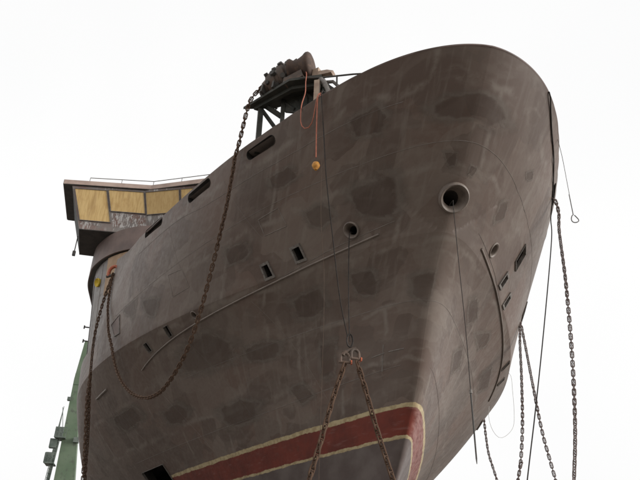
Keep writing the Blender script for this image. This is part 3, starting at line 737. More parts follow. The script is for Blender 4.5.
ringwall(el, 13.40, 14.40, 0.06).build('bulwark_band', 'brown', band, True, 40)
MB().prism([(x * 0.995, 18 + (y - 18) * 0.995, 13.42) for x, y in el][::-1], (0, 0, 0.06)).build('deck_plate', 'dark', band)
MB().prism([(-6.2, 13.6, 13.48), (6.2, 13.6, 13.48), (6.2, 22, 13.48), (-6.2, 22, 13.48)], (0, 0, 1.06)).build('core_wall', 'brown', band)

wh = empty('wheelhouse', (0, 14, 14.5)); adopt(wh, ship)
ZW0, ZW1 = 14.5, 16.47
wt = [(-10.14, 16.3), (-9.98, 13.42), (-7.02, 12.98), (-4.35, 11.75), (-2.0, 11.35)]
wb = [(-9.50, 15.8), (-9.33, 13.45), (-6.62, 13.2), (-4.1, 12.05), (-1.9, 11.65)]
wtl, wbl = wt + mirror(wt), wb + mirror(wb)
n2 = len(wtl)
wv, wf = [], []
NS, NV = 8, 6
for k in range(n2):
    if k in (0, n2 - 2, n2 - 1): continue            # wing sides and back are separate panels
    o_ = len(wv)
    for i in range(NS + 1):
        for j in range(NV + 1):
            u_, v_ = i / NS, j / NV; b_ = Vector((*wbl[k], ZW0)).lerp(Vector((*wbl[(k + 1) % n2], ZW0)), u_); t_ = Vector((*wtl[k], ZW1)).lerp(Vector((*wtl[(k + 1) % n2], ZW1)), u_); wv.append(b_.lerp(t_, v_))
    for i in range(NS):
        for j in range(NV): q_ = o_ + i * (NV + 1) + j; wf.append((q_, q_ + NV + 1, q_ + NV + 2, q_ + 1))
mesh_obj('wheelhouse_wall', wv, wf, 'wall', wh)
for k in (0, n2 - 2, n2 - 1):
    P4 = [(*wbl[k], ZW0), (*wbl[(k + 1) % n2], ZW0), (*wtl[(k + 1) % n2], ZW1), (*wtl[k], ZW1)]
    mesh_obj('back_wall' if k == n2 - 1 else 'wing_side', P4, [(0, 1, 2, 3)], 'brown' if k == n2 - 1 else 'green_dark', wh)
MB().prism([(x, y, ZW0 - 0.03) for x, y in wbl], (0, 0, 0.025)).build('floor_plate', 'inner', wh)
rf = [(-10.46, 16.5), (-10.33, 13.4), (-6.78, 12.86), (-4.40, 11.62), (-1.9, 11.1)]; rfl = rf + mirror(rf)
roof = MB().prism([(x, y, 16.50) for x, y in rfl], (0, 0, 0.20)).build('roof', 'roof', wh)
MB().prism([(x * 0.9985, 16 + (y - 16) * 0.997, 16.476) for x, y in rfl], (0, 0, 0.02)).build('soffit', 'dark', roof)  # dark sheet standing in for the shadow under the roof overhang
for s in (-1, 1):
    MB().prism([(s * 10.335, 13.42, 16.49), (s * 10.468, 16.5, 16.49), (s * 10.468, 16.5, 16.71), (s * 10.335, 13.42, 16.71)], (s * 0.012, 0, 0)).build('side_fascia', 'green_dark', roof)
# boarded windows, on the leaning faces
def facet(i, s=-1):
    def f(u, v, off=0.0):
        b0, b1, t0, t1 = [Vector((x * -s, y, z)) for (x, y), z in ((wb[i], ZW0), (wb[i + 1], ZW0), (wt[i], ZW1), (wt[i + 1], ZW1))]
        n_ = (b1 - b0).cross(t0 - b0).normalized()
        if n_.y > 0: n_ = -n_
        return b0.lerp(b1, u).lerp(t0.lerp(t1, u), v) + n_ * off
    return f
def window(f, u0, u1, v0, v1):
    P = [f(u0, v0, 0.012), f(u1, v0, 0.012), f(u1, v1, 0.012), f(u0, v1, 0.012)]; n_ = (f(0.5, 0.5, 1) - f(0.5, 0.5, 0))
    MB().prism(P, n_ * 0.014).build('window_board', 'ply', wh)
    wd = 0.028
    def gr(p, q, r):  # move a corner outwards along both edges
        return p + (p - q).normalized() * wd + (p - r).normalized() * wd
    O = [gr(P[k], P[(k + 1) % 4], P[(k - 1) % 4]) for k in range(4)]
    ring_loft([[p - n_ * 0.02 for p in O], [p + n_ * 0.035 for p in O], [p + n_ * 0.035 for p in P], [p - n_ * 0.02 for p in P]]).build('window_frame', 'wframe', wh)
for s in (-1, 1):
    f1, f2, f3 = facet(1, s), facet(2, s), facet(3, s)
    window(f1, 0.035, 0.465, 0.20, 0.92); window(f1, 0.50, 0.982, 0.46, 0.94)
    window(f2, 0.018, 0.52, 0.44, 0.94); window(f2, 0.555, 0.985, 0.44, 0.94); window(f3, 0.02, 0.98, 0.45, 0.94)
    for (u0, u1, v0, v1) in ((0.50, 0.99, 0.10, 0.42), (0.02, 0.30, 0.10, 0.17)):
        n_ = f1(0.5, 0.5, 1) - f1(0.5, 0.5, 0)
        mesh_obj('scraped_panel', [f1(u0 + (u1 - u0) * i / 4, v, 0.004) for v in (v0, v1) for i in range(5)], [(i, i + 1, i + 6, i + 5) for i in range(4)], 'scraped', wh)
def fc(u, v, off=0.0):
    b0, b1, t0, t1 = Vector((*wb[4], ZW0)), Vector((-wb[4][0], wb[4][1], ZW0)), Vector((*wt[4], ZW1)), Vector((-wt[4][0], wt[4][1], ZW1))
    return b0.lerp(b1, u).lerp(t0.lerp(t1, u), v) + Vector((0, -1, -0.15)) * off
window(fc, 0.03, 0.48, 0.45, 0.92); window(fc, 0.52, 0.97, 0.45, 0.92)
# low handrail on the roof
rr = [(-9.35, 13.5), (-6.72, 13.05), (-4.4, 11.85), (-1.9, 11.3)]; rr = rr + mirror(rr)
rl = MB().tube([(x, y, 17.02) for x, y in rr], 0.018, 6)
for (x0, y0), (x1, y1) in zip(rr[:-1], rr[1:]):
    k = max(2, int(math.hypot(x1 - x0, y1 - y0) / 1.1))
    for i in range(k): t = i / k; rl.tube([(x0 + (x1 - x0) * t, y0 + (y1 - y0) * t, 16.68), (x0 + (x1 - x0) * t, y0 + (y1 - y0) * t, 17.02)], 0.014, 5)
rl.build('roof_rail', 'grey_wire', roof, True, 60)
MB().box((-9.55, 13.75, 16.76), (-9.2, 13.68, 16.76), 0.16, 0.12).build('roof_fitting', 'dark', roof)
MB().box((-10.15, 13.75, 16.7), (-10.15, 13.75, 16.86), 0.07, 0.07).build('roof_fitting', 'dark', roof)
MB().tube([(-9.42, 14.1, 14.48), (-9.42, 14.1, 13.7)], 0.022, 6).box((-9.42, 14.1, 13.78), (-9.42, 14.1, 13.58), 0.11, 0.11).build('hanging_lamp', 'dark', wh)

# ------------------------------------------------------------------ windlass on its platform above the starboard bow
wl = empty('windlass', (-3, 0.6, 10.55)); adopt(wl, ship)
PZ = 11.9
outer = [(-4.1, 1.36), (-3.22, 0.12), (-2.55, -0.20)]; inner = [(-2.2, 0.16), (-2.45, 0.42), (-3.38, 1.15)]
MB().prism([(x, y, PZ) for x, y in outer + inner], (0, 0, 0.07)).prism([(x * 0.985 - 0.02, y, PZ - 0.10) for x, y in [(-3.9, 1.2), (-3.15, 0.26), (-2.5, -0.06), (-2.46, 0.02), (-3.1, 0.36), (-3.8, 1.22)]], (0, 0, 0.098)).build('platform', 'green_dark', wl)
deckz = lambda a: float(z_top(a)) - 0.12
for (x, y, wd) in ((-3.70, 1.16, 0.15), (-3.22, 0.82, 0.11), (-2.78, 0.42, 0.12), (-2.40, 0.18, 0.12)):
    MB().box((x, y, deckz(y)), (x, y, PZ), wd, wd * 0.8).box((x, y, deckz(y) + 0.01), (x, y, deckz(y) + 0.03), wd + 0.1, wd + 0.1).build('post', 'green_dark', wl)
def brace(a, b, wd=0.09): MB().box(a, b, wd, 0.05, (1, 0, 0)).build('brace', 'green_dark', wl)
brace((-3.66, 1.12, 11.75), (-3.28, 0.84, 10.95)); brace((-3.17, 0.80, 11.80), (-2.98, 0.6, 11.5)); brace((-2.80, 0.45, 11.2), (-2.95, 0.6, 11.78)); brace((-2.74, 0.40, 11.1), (-2.35, 0.1, 11.8))
# web plate under the platform, with the openings left between the pieces
MB().prism([(-3.18, 0.78, 11.55), (-2.8, 0.44, 11.3), (-2.3, 0.06, 11.25), (-2.3, 0.06, 11.9), (-3.2, 0.8, 11.9)], (0.03, 0.04, 0)).build('web_plate', 'green_dark', wl)
# gearbox body: a ribbed barrel slanting along the edge
g0, g1 = Vector((-3.72, 1.14, 12.24)), Vector((-2.94, 0.42, 12.50)); gd = (g1 - g0); gu = gd.normalized()
MB().lathe(g0, gd, [(0.0, 0), (0.09, 0.0), (0.13, 0.04), (0.16, 0.14), (0.23, 0.17), (0.27, 0.30), (0.32, 0.33), (0.36, 0.50), (0.36, 0.56), (0.33, 0.58), (0.33, 0.66), (0.40, 0.69), (0.41, 0.84), (0.34, 0.87), (0.36, 1.02), (0.32, 1.08), (0.0, 1.10)], 24).build('gearbox', 'machine', wl, True, 30)
gs = Vector((0, 0, 1)).cross(gu).normalized(); gv = gu.cross(gs)
for t, ang, sz in ((0.34, 2.6, 0.10), (0.34, 3.5, 0.09), (0.52, 2.2, 0.11), (0.52, 3.1, 0.13), (0.52, 4.0, 0.10), (0.74, 2.7, 0.12), (0.74, 3.7, 0.12), (0.92, 3.2, 0.10)):
    d_ = gs * math.cos(ang) + gv * math.sin(ang); p = g0 + gd * t; r_ = 0.24 + 0.14 * t
    MB().lathe(p + d_ * r_, d_, [(0.0, 0.10), (sz * 0.5, 0.10), (sz * 0.55, 0.08), (sz * 0.55, -0.1)], 10).build('gearbox_boss', 'dark', wl, True, 30)
MB().lathe(g0 + gd * 0.60 + Vector((0, 0, 0.36)), (0, 0, 1), [(0.07, -0.04), (0.07, 0.06), (0.045, 0.07), (0.045, 0.12), (0.0, 0.12)], 10).build('filler_cap', 'machine', wl, True, 30)
for t in (0.2, 0.5, 0.8):
    p = g0 + gd * t; MB().prism([p + gs * 0.3 + Vector((0, 0, -0.05)), p - gs * 0.3 + Vector((0, 0, -0.05)), p - gs * 0.36 + Vector((0, 0, PZ + 0.07 - p.z)), p + gs * 0.36 + Vector((0, 0, PZ + 0.07 - p.z))], gu * 0.05).build('bearing_foot', 'dark', wl)
MB().prism([(-3.70, 1.05, PZ + 0.07), (-3.1, 0.35, PZ + 0.07), (-2.75, 0.55, PZ + 0.07), (-3.35, 1.2, PZ + 0.07)], (0.02, 0, 0.28)).build('bed_frame', 'machine', wl)
# chain stopper frame, paler
MB().prism([(-3.0, 0.44, 12.55), (-2.72, 0.2, 12.65), (-2.66, 0.14, 12.2), (-2.62, 0.1, 11.97), (-2.95, 0.42, 11.97)], (0.07, 0.10, 0)).build('cheek_plate', 'machine_light', wl)
# warping drum: bell-shaped end facing outboard and forward
dc = Vector((-2.92, 0.22, 12.42)); da = Vector((0.86, -0.50, 0.0))
MB().lathe(dc - da.normalized() * 0.30, da, [(0.0, -0.02), (0.28, 0.0), (0.29, 0.05), (0.24, 0.12), (0.23, 0.20), (0.27, 0.30), (0.31, 0.38), (0.35, 0.43), (0.37, 0.47), (0.37, 0.51), (0.34, 0.55), (0.27, 0.575), (0.12, 0.59), (0.0, 0.59)], 32).build('warping_drum', 'drum', wl, True, 40)
MB().prism([(-3.42, 0.62, 12.62), (-3.05, 0.28, 12.80), (-2.98, 0.30, 12.46), (-3.30, 0.66, 12.36)], (0.10, 0.12, 0.03)).build('guard_plate', 'machine', wl)
MB().prism([(-3.75, 1.0, 12.10), (-3.52, 0.78, 12.52), (-3.38, 0.66, 12.50), (-3.42, 0.70, 12.02)], (0.05, 0.06, 0.0)).build('guard_plate', 'dark', wl)
MB().box((-3.25, 0.36, 12.0), (-2.9, 0.06, 12.1), 0.2, 0.22).build('valve_block', 'machine', wl)
MB().tube([(-3.45, 0.62, 12.1), (-3.38, 0.46, 12.35), (-3.2, 0.3, 12.42), (-3.05, 0.16, 12.2)], 0.022, 6).build('hydraulic_hose', 'dark', wl, True, 60)
MB().box((-2.62, 0.0, 11.97), (-2.60, 0.02, 12.28), 0.16, 0.14).build('brake_post', 'machine_light', wl)
# tan cover plate, curved bracket and short rail forward of the drum
MB().prism([(-2.62, -0.10, 12.02), (-2.36, -0.34, 11.96), (-2.30, -0.30, 12.06), (-2.42, -0.2, 12.15), (-2.58, -0.08, 12.18)], (0.09, 0.12, 0.0)).build('cover_plate', 'machine_light', wl)
arc = [Vector((-2.56 + 0.16 * (1 - math.cos(t)), -0.10 - 0.28 * math.sin(t) * 0.5 - 0.1 * t, 11.86 - 0.65 * (t / 1.57)**2)) for t in np.linspace(0, 1.57, 10)]
MB().tube(arc, 0.055, 8).build('curved_bracket', 'frame', wl, True, 50)
MB().box((-2.66, -0.26, deckz(-0.3)), (-2.64, -0.22, 11.72), 0.12, 0.10).build('stopper_post', 'machine_light', wl)
MB().tube([(-3.0, 0.02, 11.95), (-2.55, -0.2, 11.87), (-1.95, -0.70, 11.66), (-1.6, -1.0, 11.5)], 0.022, 6).tube([(-2.25, -0.45, 11.78), (-2.25, -0.45, deckz(-.45))], 0.02, 6).tube([(-1.75, -0.85, 11.58), (-1.75, -0.85, deckz(-.85))], 0.02, 6).build('short_rail', 'dark', wl, True, 60)
MB().prism([(-2.40, -0.20, deckz(-.2)), (-1.85, -0.55, deckz(-.5)), (-1.75, -0.65, 11.55), (-2.05, -0.45, 11.66), (-2.2, -0.3, 11.5), (-2.38, -0.2, 11.72)], (0.05, 0.09, 0)).build('shield_plate', 'dark', wl)
def brace(a, b, wd=0.09): MB().box(a, b, wd, 0.05, (1, 0, 0)).build('brace', 'green_dark', wl)
brace((-3.60, 1.05, 11.85), (-3.25, 0.85, 11.45), 0.12); brace((-3.55, 1.0, 10.75), (-3.2, 0.8, 11.25), 0.06); brace((-2.75, 0.4, 11.85), (-2.42, 0.2, 11.3), 0.10)
MB().tube([(-2.52, -0.12, 11.80), (-2.30, -0.30, 11.72), (-2.15, -0.42, 11.45), (-2.05, -0.5, 11.1)], 0.04, 8).build('curved_bracket', 'frame', wl, True, 50)

# ------------------------------------------------------------------ chains
def link_mesh():
    """stud link, wire diameter 1, inner length 4, lying along X"""
    b = MB(); path = []
    R, hl = 1.25, 1.75
    for k in range(9): t = -math.pi / 2 + math.pi * k / 8; path.append((hl + R * math.cos(t) * 1.0, R * math.sin(t)))
    for k in range(9): t = math.pi / 2 + math.pi * k / 8; path.append((-hl + R * math.cos(t), R * math.sin(t)))
    n = len(path); seg = 6; vs = []; fs = []
    for i, (x, y) in enumerate(path):
        px, py = path[i - 1]; qx, qy = path[(i + 1) % n]; t = Vector((qx - px, qy - py, 0)).normalized(); nn = Vector((t.y, -t.x, 0))
        for k in range(seg): a = 2 * math.pi * k / seg; vs.append(Vector((x, y, 0)) + nn * (0.5 * math.cos(a)) + Vector((0, 0, 0.5 * math.sin(a))))
    for i in range(n):
        for k in range(seg): fs.append((i * seg + k, i * seg + (k + 1) % seg, ((i + 1) % n) * seg + (k + 1) % seg, ((i + 1) % n) * seg + k))
    b.add(vs, fs); b.tube([(0, -0.85, 0), (0, 0, 0), (0, 0.85, 0)], [0.42, 0.30, 0.42], 6)
    return b
LINK = {}
for key in ('chain_rust', 'chain_grey'):
    o = link_mesh().build('link_' + key, key, None, True, 60); LINK[key] = o.data; bpy.data.objects.remove(o)

def chain(pts, d, mat, label, group=None, twist=0.0, jitter=0.1):
    P = spline(pts, 4.0 * d); root = empty('anchor_chain', P[0]); tag(root, label, 'chain', group)
    t0 = (P[1] - P[0]).normalized(); nrm = t0.orthogonal().normalized(); prev = t0
    for i in range(len(P) - 1):
        t = (P[i + 1] - P[i]).normalized(); q = prev.rotation_difference(t); nrm = q @ nrm; nrm = (nrm - t * nrm.dot(t)).normalized(); prev = t
        ang = (math.pi / 2) * (i % 2) + twist + 0.35 * math.sin(i * 0.13) + random.uniform(-jitter, jitter)
        u = nrm * math.cos(ang) + t.cross(nrm) * math.sin(ang); v = t.cross(u)
        o = bpy.data.objects.new('link', LINK[mat]); COL.objects.link(o); o.parent = root
        mw = Matrix(((t.x, u.x, v.x), (t.y, u.y, v.y), (t.z, u.z, v.z))).to_4x4()
        o.location = (P[i] + P[i + 1]) / 2 - P[0]; o.rotation_euler = mw.to_euler(); o.scale = (d, d, d)
    return root

chain([(-7.428, 11.232, 11.66), (-7.39, 10.9, 10.9), (-7.30, 10.35, 10.097), (-7.18, 9.95, 9.509), (-7.05, 9.638, 8.928), (-6.846, 9.258, 8.342), (-6.653, 8.728, 7.744), (-6.425, 8.039, 7.141), (-6.131, 7.192, 6.567), (-5.781, 6.205, 6.076), (-5.408, 5.085, 5.743), (-5.127, 4.232, 5.678), (-4.957, 3.712, 5.792), (-4.829, 3.324, 5.959), (-4.725, 3.007, 6.15), (-4.646, 2.766, 6.371), (-4.582, 2.572, 6.61), (-4.532, 2.421, 6.868), (-4.484, 2.275, 7.129), (-4.447, 2.161, 7.407), (-4.409, 2.045, 7.687), (-4.34, 1.837, 8.267), (-4.308, 1.738, 8.564), (-4.275, 1.64, 8.866), (-4.244, 1.544, 9.172), (-4.225, 1.447, 9.482), (-4.21, 1.40, 9.794), (-4.19, 1.36, 10.109), (-4.18, 1.33, 10.426), (-4.13, 1.27, 10.75), (-4.08, 1.14, 11.2), (-4.04, 1.04, 11.55), (-3.98, 0.98, 11.88), (-3.84, 0.94, 12.15), (-3.66, 0.93, 12.42), (-3.52, 0.92, 12.58)], 0.029, 'chain_rust', 'long rusty chain sagging in a deep loop from the windlass across the hull side')
chain([(-7.424, 11.15, 11.64), (-7.56, 11.16, 10.617), (-7.62, 11.1, 9.31), (-7.52, 11.05, 8.076), (-7.38, 11.05, 7.074), (-7.218, 11.1, 5.967), (-7.063, 11.08, 4.684), (-6.504, 11.008, 0.06)], 0.031, 'chain_rust', 'rusty chain hanging straight down at the far left end of the hull')
chain([(-7.50, 11.05, 7.9), (-7.44, 11.0, 7.0), (-7.28, 11.02, 5.9), (-7.12, 11.0, 4.65), (-6.62, 10.95, 0.06)], 0.031, 'chain_rust', 'shorter rusty chain twisted round the leftmost hanging chain', twist=0.6)
chain([(3.60, 0.8, 10.36), (3.68, 0.8, 10.25), (3.70, 0.8, 9.9), (3.63, 0.8, 9.5), (3.596, 0.8, 9.021), (3.552, 0.8, 8.227), (3.485, 0.8, 7.471), (3.398, 0.8, 6.636), (3.283, 0.8, 5.739), (3.151, 0.8, 4.897), (3.033, 0.8, 4.299), (2.898, 0.8, 3.729), (2.029, 0.8, 0.06)], 0.026, 'chain_grey', 'long grey stud chain hanging at the far right from the top slot')
chain([(4.85, 5.15, 9.05), (4.95, 5.18, 8.9), (4.93, 5.2, 8.6), (4.872, 5.2, 8.191), (4.776, 5.2, 7.224), (4.607, 5.2, 5.891), (4.391, 5.2, 4.827), (4.256, 5.2, 4.418), (2.805, 5.2, 0.06)], 0.027, 'chain_grey', 'grey chain dropping nearly straight beside the right hull edge')
chain([(4.87, 5.2, 9.06), (4.99, 5.2, 8.88), (5.031, 5.2, 8.394), (5.102, 5.2, 6.993), (5.183, 5.2, 5.69), (5.357, 5.2, 4.528), (6.031, 5.2, 0.06)], 0.027, 'chain_grey', 'grey chain slanting outwards to the right, crossing the thin dark cable')
chain([(7.80, 13.4, 8.25), (7.93, 13.6, 8.0), (7.99, 13.7, 7.481), (8.039, 13.7, 6.771), (8.261, 13.7, 5.862), (9.676, 13.7, 0.06)], 0.033, 'chain_grey', 'short visible chain under the right side of the bow at the lower edge')
chain([(-1.80, 0.498, 5.50), (-2.004, 0.498, 4.892), (-2.216, 0.498, 4.127), (-2.431, 0.498, 3.398), (-3.418, 0.498, 0.06)], 0.035, 'chain_rust', 'heavy rusty chain slanting to the lower left from the hanging shackles')
chain([(-1.56, 0.498, 5.55), (-1.426, 0.498, 5.129), (-1.192, 0.498, 4.322), (-0.919, 0.498, 3.48), (0.193, 0.498, 0.06)], 0.035, 'chain_rust', 'heavy rusty chain slanting to the lower right over the red band')

# ------------------------------------------------------------------ shackles
def bow_shackle(name, top, d, r, mat, pinmat, label, parent=None):
    """U-shaped shackle: bow upwards at top, pin below; d = direction of the pin"""
    top = Vector(top); d = Vector(d).normalized(); dn = Vector((0, 0, -1)); P = []
    for k in range(9): t = math.pi - math.pi * k / 8; P.append(top + d * (2.6 * r * math.cos(t)) + dn * (2.6 * r - 2.6 * r * math.sin(t)))
    P = [P[0] + dn * 3.2 * r] + P + [P[-1] + dn * 3.2 * r]
    root = empty(name, top)
    tag(root, label, 'shackle')
    MB().tube(P, r, 8).build('bow', mat, root, True, 60)
    c = top + dn * 5.6 * r
    pn = MB().tube([c - d * 3.7 * r, c + d * 3.7 * r], r * 0.85, 8).build('pin', mat if pinmat == 'orange_paint' else pinmat, root, True, 40)
    MB().tube([c + d * 3.4 * r, c + d * 4.2 * r], r * 1.5, 8).build('nut', pinmat, pn, True, 40)
    return root
HX = Vector((-1.717, 0.498, 5.82))
bow_shackle('lifting_shackle', (-1.60, 0.49, 5.80), (1, 0.2, 0), 0.032, 'machine', 'orange_paint', 'right shackle with an orange pin holding the right slanting chain')
bow_shackle('lifting_shackle', (-1.80, 0.49, 5.71), (1, -0.1, 0), 0.032, 'machine', 'orange_paint', 'left shackle with an orange pin holding the left slanting chain')
sp = empty('spreader_link', (-1.72, 0.49, 5.76)); tag(sp, 'short steel bar joining the two shackles under the dark cables', 'link')
MB().tube([(-1.84, 0.49, 5.66), (-1.80, 0.49, 5.73), (-1.66, 0.49, 5.80), (-1.58, 0.49, 5.82)], 0.036, 8).build('bar', 'machine', sp, True, 50)
MB().tube([(-1.70 + 0.06 * math.cos(t) , 0.49, 5.97 + 0.13 * math.sin(t)) for t in np.linspace(0, 2 * math.pi, 20)], 0.016, 6).build('eye', 'cable', sp, True, 60)
bow_shackle('bulwark_shackle', (-7.44, 11.25, 11.97), (0.9, -0.3, 0.25), 0.062, 'orange_paint', 'dark', 'orange shackle at the end of the bulwark holding two rusty chains')

# ------------------------------------------------------------------ ropes and cables
def rope(name, pts, r, mat, label, cat, step=0.12):
    P = spline(pts, step); root = mesh_obj(name, *(lambda b: (b.v, b.f))(MB().tube(P, r, 7)), mat, None, True, 60)
    return tag(root, label, cat)
hp = hull_pt(-1.02, 10.55, -1, 0.03)
rope('steel_cable', [(-2.60, -0.98, 10.70), (-2.72, -1.06, 10.68), (-2.73, -1.06, 10.45), (-2.66, -1.02, 9.6), (-2.569, -0.93, 8.614), (-2.287, -0.396, 7.616), (-2.007, 0.1, 6.635), (-1.73, 0.479, 5.95)], 0.011, 'cable', 'dark cable from the bulwark edge slanting down to the shackles', 'cable')
rope('steel_cable', [(-1.50, 0.75, 8.5), (-1.64, 0.56, 8.42), (-1.70, 0.50, 8.28), (-1.717, 0.498, 7.5), (-1.717, 0.498, 6.6), (-1.70, 0.49, 5.95)], 0.011, 'cable', 'dark cable hanging straight from the left hawse pipe to the shackles', 'cable')
rope('thin_line', [(-2.76, -1.05, 10.62), (-2.745, -1.2, 10.3), (-2.724, -1.2, 7.63), (-2.567, -0.9, 6.249), (-2.564, -0.75, 3.237), (-2.56, -0.7, 0.05)], 0.0035, 'thin', 'very thin brown line hanging the whole height of the bow', 'rope')
fr = empty('bow_rope', (-0.05, -1.15, 8.4)); tag(fr, 'rope hanging from the round bow fairlead with a stiff dark lower end', 'rope')
MB().tube(spline([(-0.02, -0.72, 8.5), (-0.05, -1.0, 8.48), (-0.09, -1.16, 8.42), (-0.117, -1.2, 8.25), (-0.119, -1.2, 6.994), (-0.112, -1.2, 5.737), (-0.132, -1.2, 4.67)], 0.12), 0.007, 7).build('line', 'cable', fr, True, 60)
MB().tube([(-0.131, -1.2, 4.72), (-0.134, -1.2, 4.6), (-0.145, -1.2, 3.60), (-0.146, -1.2, 3.52)], [0.008, 0.015, 0.014, 0.006], 8).build('stiff_end', 'dark', fr, True, 60)
MB().lathe((-0.131, -1.2, 4.66), (0, 0, 1), [(0.0, -0.03), (0.024, -0.03), (0.024, 0.03), (0.0, 0.03)], 10).build('ferrule', 'frame', fr)
orp = empty('orange_rope', (-2.79, -0.95, 10.64)); tag(orp, 'orange rope hanging over the bulwark with an ochre ball at its end', 'rope')
MB().tube(spline([(-2.60, -0.86, 10.60), (-2.70, -0.93, 10.70), (-2.785, -0.974, 10.62), (-2.80, -0.98, 9.8), (-2.792, -0.974, 8.95)], 0.1), 0.013, 7).build('line', 'orange', orp, True, 60)
MB().lathe((-2.792, -0.974, 8.86), (0, 0, 1), [(0.0, -0.10), (0.03, -0.10), (0.035, -0.075), (0.06, -0.055), (0.08, 0.0), (0.06, 0.055), (0.03, 0.075), (0.0, 0.08)], 16).build('ball', 'ball', orp, True, 50)
rope('orange_rope', [(-2.99, 0.12, 12.62), (-2.93, 0.02, 12.35), (-2.861, -0.05, 12.056), (-2.89, -0.15, 11.7), (-2.93, -0.35, 11.2), (-3.02, -0.46, 10.75), (-3.04, -0.52, 10.35), (-3.02, -0.55, 10.12), (-2.93, -0.64, 9.98), (-2.85, -0.78, 10.06), (-2.82, -0.90, 10.36), (-2.78, -0.92, 10.66), (-2.70, -0.86, 10.75), (-2.60, -0.80, 10.60)], 0.011, 'orange', 'orange rope looping from the windlass drum over the bulwark', 'rope')
pts = [tuple(hull_pt(a, z, 1, 0.015)) for a, z in ((-2.29, 10.608), (-1.9, 10.5), (-1.45, 10.407), (-0.8, 10.38), (-0.215, 10.364), (0.6, 10.36), (1.3, 10.36))]
rope('dark_cable', [(1.50, -2.2, 10.7)] + pts + [(4.02, 1.58, 10.25), (3.95, 1.62, 9.6), (3.32, 1.6, 7.20), (2.77, 1.6, 5.2), (2.38, 1.6, 3.85), (1.3, 1.6, 0.05)], 0.014, 'cable', 'long thin dark cable running down the right edge of the bow to the ground', 'cable')
hk = empty('hook_wire', (2.6, -1.02, 10.6)); tag(hk, 'thin grey wire with a ring hook hanging free right of the bow', 'wire')
PXH = Vector((2.66, -1.02, 10.58)); PL = [PXH, PXH + Vector((0.02, 0, -0.5)), PXH + Vector((0.01, 0, -1.25)), PXH + Vector((0.0, 0, -1.95))]
MB().tube([Vector((2.45, -1.0, 10.62)), Vector((2.6, -1.02, 10.68))] + spline(PL, 0.15), 0.006, 6).build('wire', 'grey_wire', hk, True, 60)
MB().tube([PL[-1] + Vector((0, 0, 0.5)), PL[-1]], 0.010, 6).build('sleeve', 'grey_wire', hk, True, 60)
cc = PL[-1] + Vector((0.02, 0, -0.09)); MB().tube([cc + Vector((0.08 * math.cos(t), 0.02 * math.sin(2 * t), 0.09 * math.sin(t))) for t in np.linspace(0.6 * math.pi, 2.45 * math.pi, 22)], 0.011, 6).build('ring_hook', 'grey_wire', hk, True, 60)
rope('pale_rope', [(5.9, 7.9, 8.35), (6.05, 7.9, 8.15), (6.04, 7.9, 7.7), (6.0, 7.9, 7.0), (5.9, 7.9, 6.5), (5.62, 7.9, 6.2), (5.35, 7.9, 6.12), (5.15, 7.9, 6.35), (5.1, 7.95, 6.75), (5.2, 8.0, 7.2)], 0.006, 'pale_rope', 'pale thin rope hanging in a loop below the right hull edge', 'rope')

# ------------------------------------------------------------------ green crane far behind on the left
cr = empty('dock_crane', (-13.5, 62, 0)); tag(cr, 'tall green dock crane leg with grey platforms behind the ship', 'crane')
def taper(x0, x1, y, z0, x2, x3, z1, dy=1.2):
    return MB().add([(x0, y - dy / 2, z0), (x1, y - dy / 2, z0), (x1, y + dy / 2, z0), (x0, y + dy / 2, z0), (x2, y - dy / 2, z1), (x3, y - dy / 2, z1), (x3, y + dy / 2, z1), (x2, y + dy / 2, z1)],
                    [(3, 2, 1, 0), (4, 5, 6, 7), (0, 1, 5, 4), (1, 2, 6, 5), (2, 3, 7, 6), (3, 0, 4, 7)])
taper(-14.75, -11.4, 62, 0, -14.93, -14.2, 21.6).add(*(lambda b: (b.v, b.f))(taper(-14.93, -14.2, 62, 21.6, -14.62, -13.9, 26.0))).build('leg', 'crane', cr)
MB().box((-14.9, 62, 21.6), (18, 62, 21.6), 1.3, 1.2).build('girder', 'crane', cr)
taper(11.4, 14.75, 62, 0, 13.8, 14.95, 21.5).build('leg', 'crane', cr)
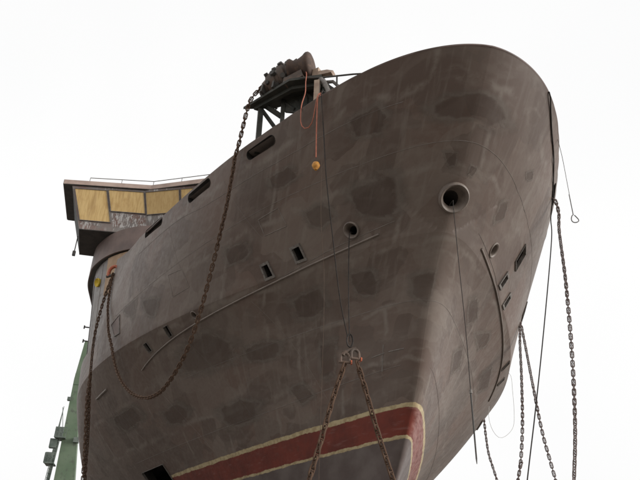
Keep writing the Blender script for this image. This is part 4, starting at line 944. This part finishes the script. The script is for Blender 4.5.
for z, x0, x1 in ((15.3, -15.5, -14.5), (12.75, -16.0, -15.1)):
    b = MB().box((x0, 61.6, z), (x1, 61.6, z), 2.0, 0.12)
    for x in np.linspace(x0, x1, 4): b.box((x, 60.7, z), (x, 60.7, z + 1.0), 0.05, 0.05)
    b.box((x0, 60.7, z + 1.0), (x1, 60.7, z + 1.0), 0.05, 0.05).box((x0, 60.7, z + 0.5), (x1, 60.7, z + 0.5), 0.05, 0.05)
    b.build('platform', 'crane_grey', cr)
MB().box((-15.25, 61.4, 15.36), (-15.25, 61.4, 16.4), 0.8, 0.8).build('motor_box', 'crane_grey', cr)
MB().box((-15.6, 61.4, 14.3), (-15.6, 61.4, 15.2), 0.7, 0.7).build('motor_box', 'crane_grey', cr)
MB().box((-15.75, 61.4, 12.81), (-15.75, 61.4, 13.8), 0.75, 0.8).build('motor_box', 'crane_grey', cr)
MB().tube([(-15.45, 61.4, 15.3), (-15.35, 61.4, 18.6)], [0.13, 0.03], 6).tube([(-15.45, 61.4, 18.5), (-15.0, 61.4, 16.2)], 0.03, 5).build('mast', 'crane_grey', cr)
b = MB()
for s_ in (-0.2, 0.2): b.box((-15.9 + s_, 61.2, 0), (-15.25 + s_, 61.2, 15.2), 0.06, 0.06)
for k in range(34): z = 0.4 + k * 0.44; x = -15.9 + 0.65 * z / 15.2; b.box((x - 0.2, 61.2, z), (x + 0.2, 61.2, z), 0.04, 0.04)
b.build('ladder', 'crane_grey', cr)
MB().box((-15.45, 61.4, 9), (-15.3, 61.4, 15.0), 0.32, 0.3).build('conduit', 'crane_grey', cr)
MB().box((-13.7, 61.3, 15.2), (-13.2, 61.3, 15.2), 0.7, 0.5).build('bracket', 'crane_grey', cr)
MB().box((-15.15, 61.35, 19.4), (-14.85, 61.35, 19.4), 0.5, 0.35).build('flood_lamp', 'crane_grey', cr)

# ------------------------------------------------------------------ keel blocks under the hull
for k, yb in enumerate((8, 13, 18, 23, 28, 33)):
    kb = MB().prism([(-1.1, yb - 0.6, 0), (1.1, yb - 0.6, 0), (1.1, yb + 0.6, 0), (-1.1, yb + 0.6, 0)], (0, 0, 0.85)).prism([(-0.9, yb - 0.45, 0.853), (0.9, yb - 0.45, 0.853), (0.9, yb + 0.45, 0.853), (-0.9, yb + 0.45, 0.853)], (0, 0, 0.395)).build('keel_block', 'block')
    tag(kb, 'stepped concrete keel block under the flat bottom of the ship', 'block', 'keel blocks under the ship')
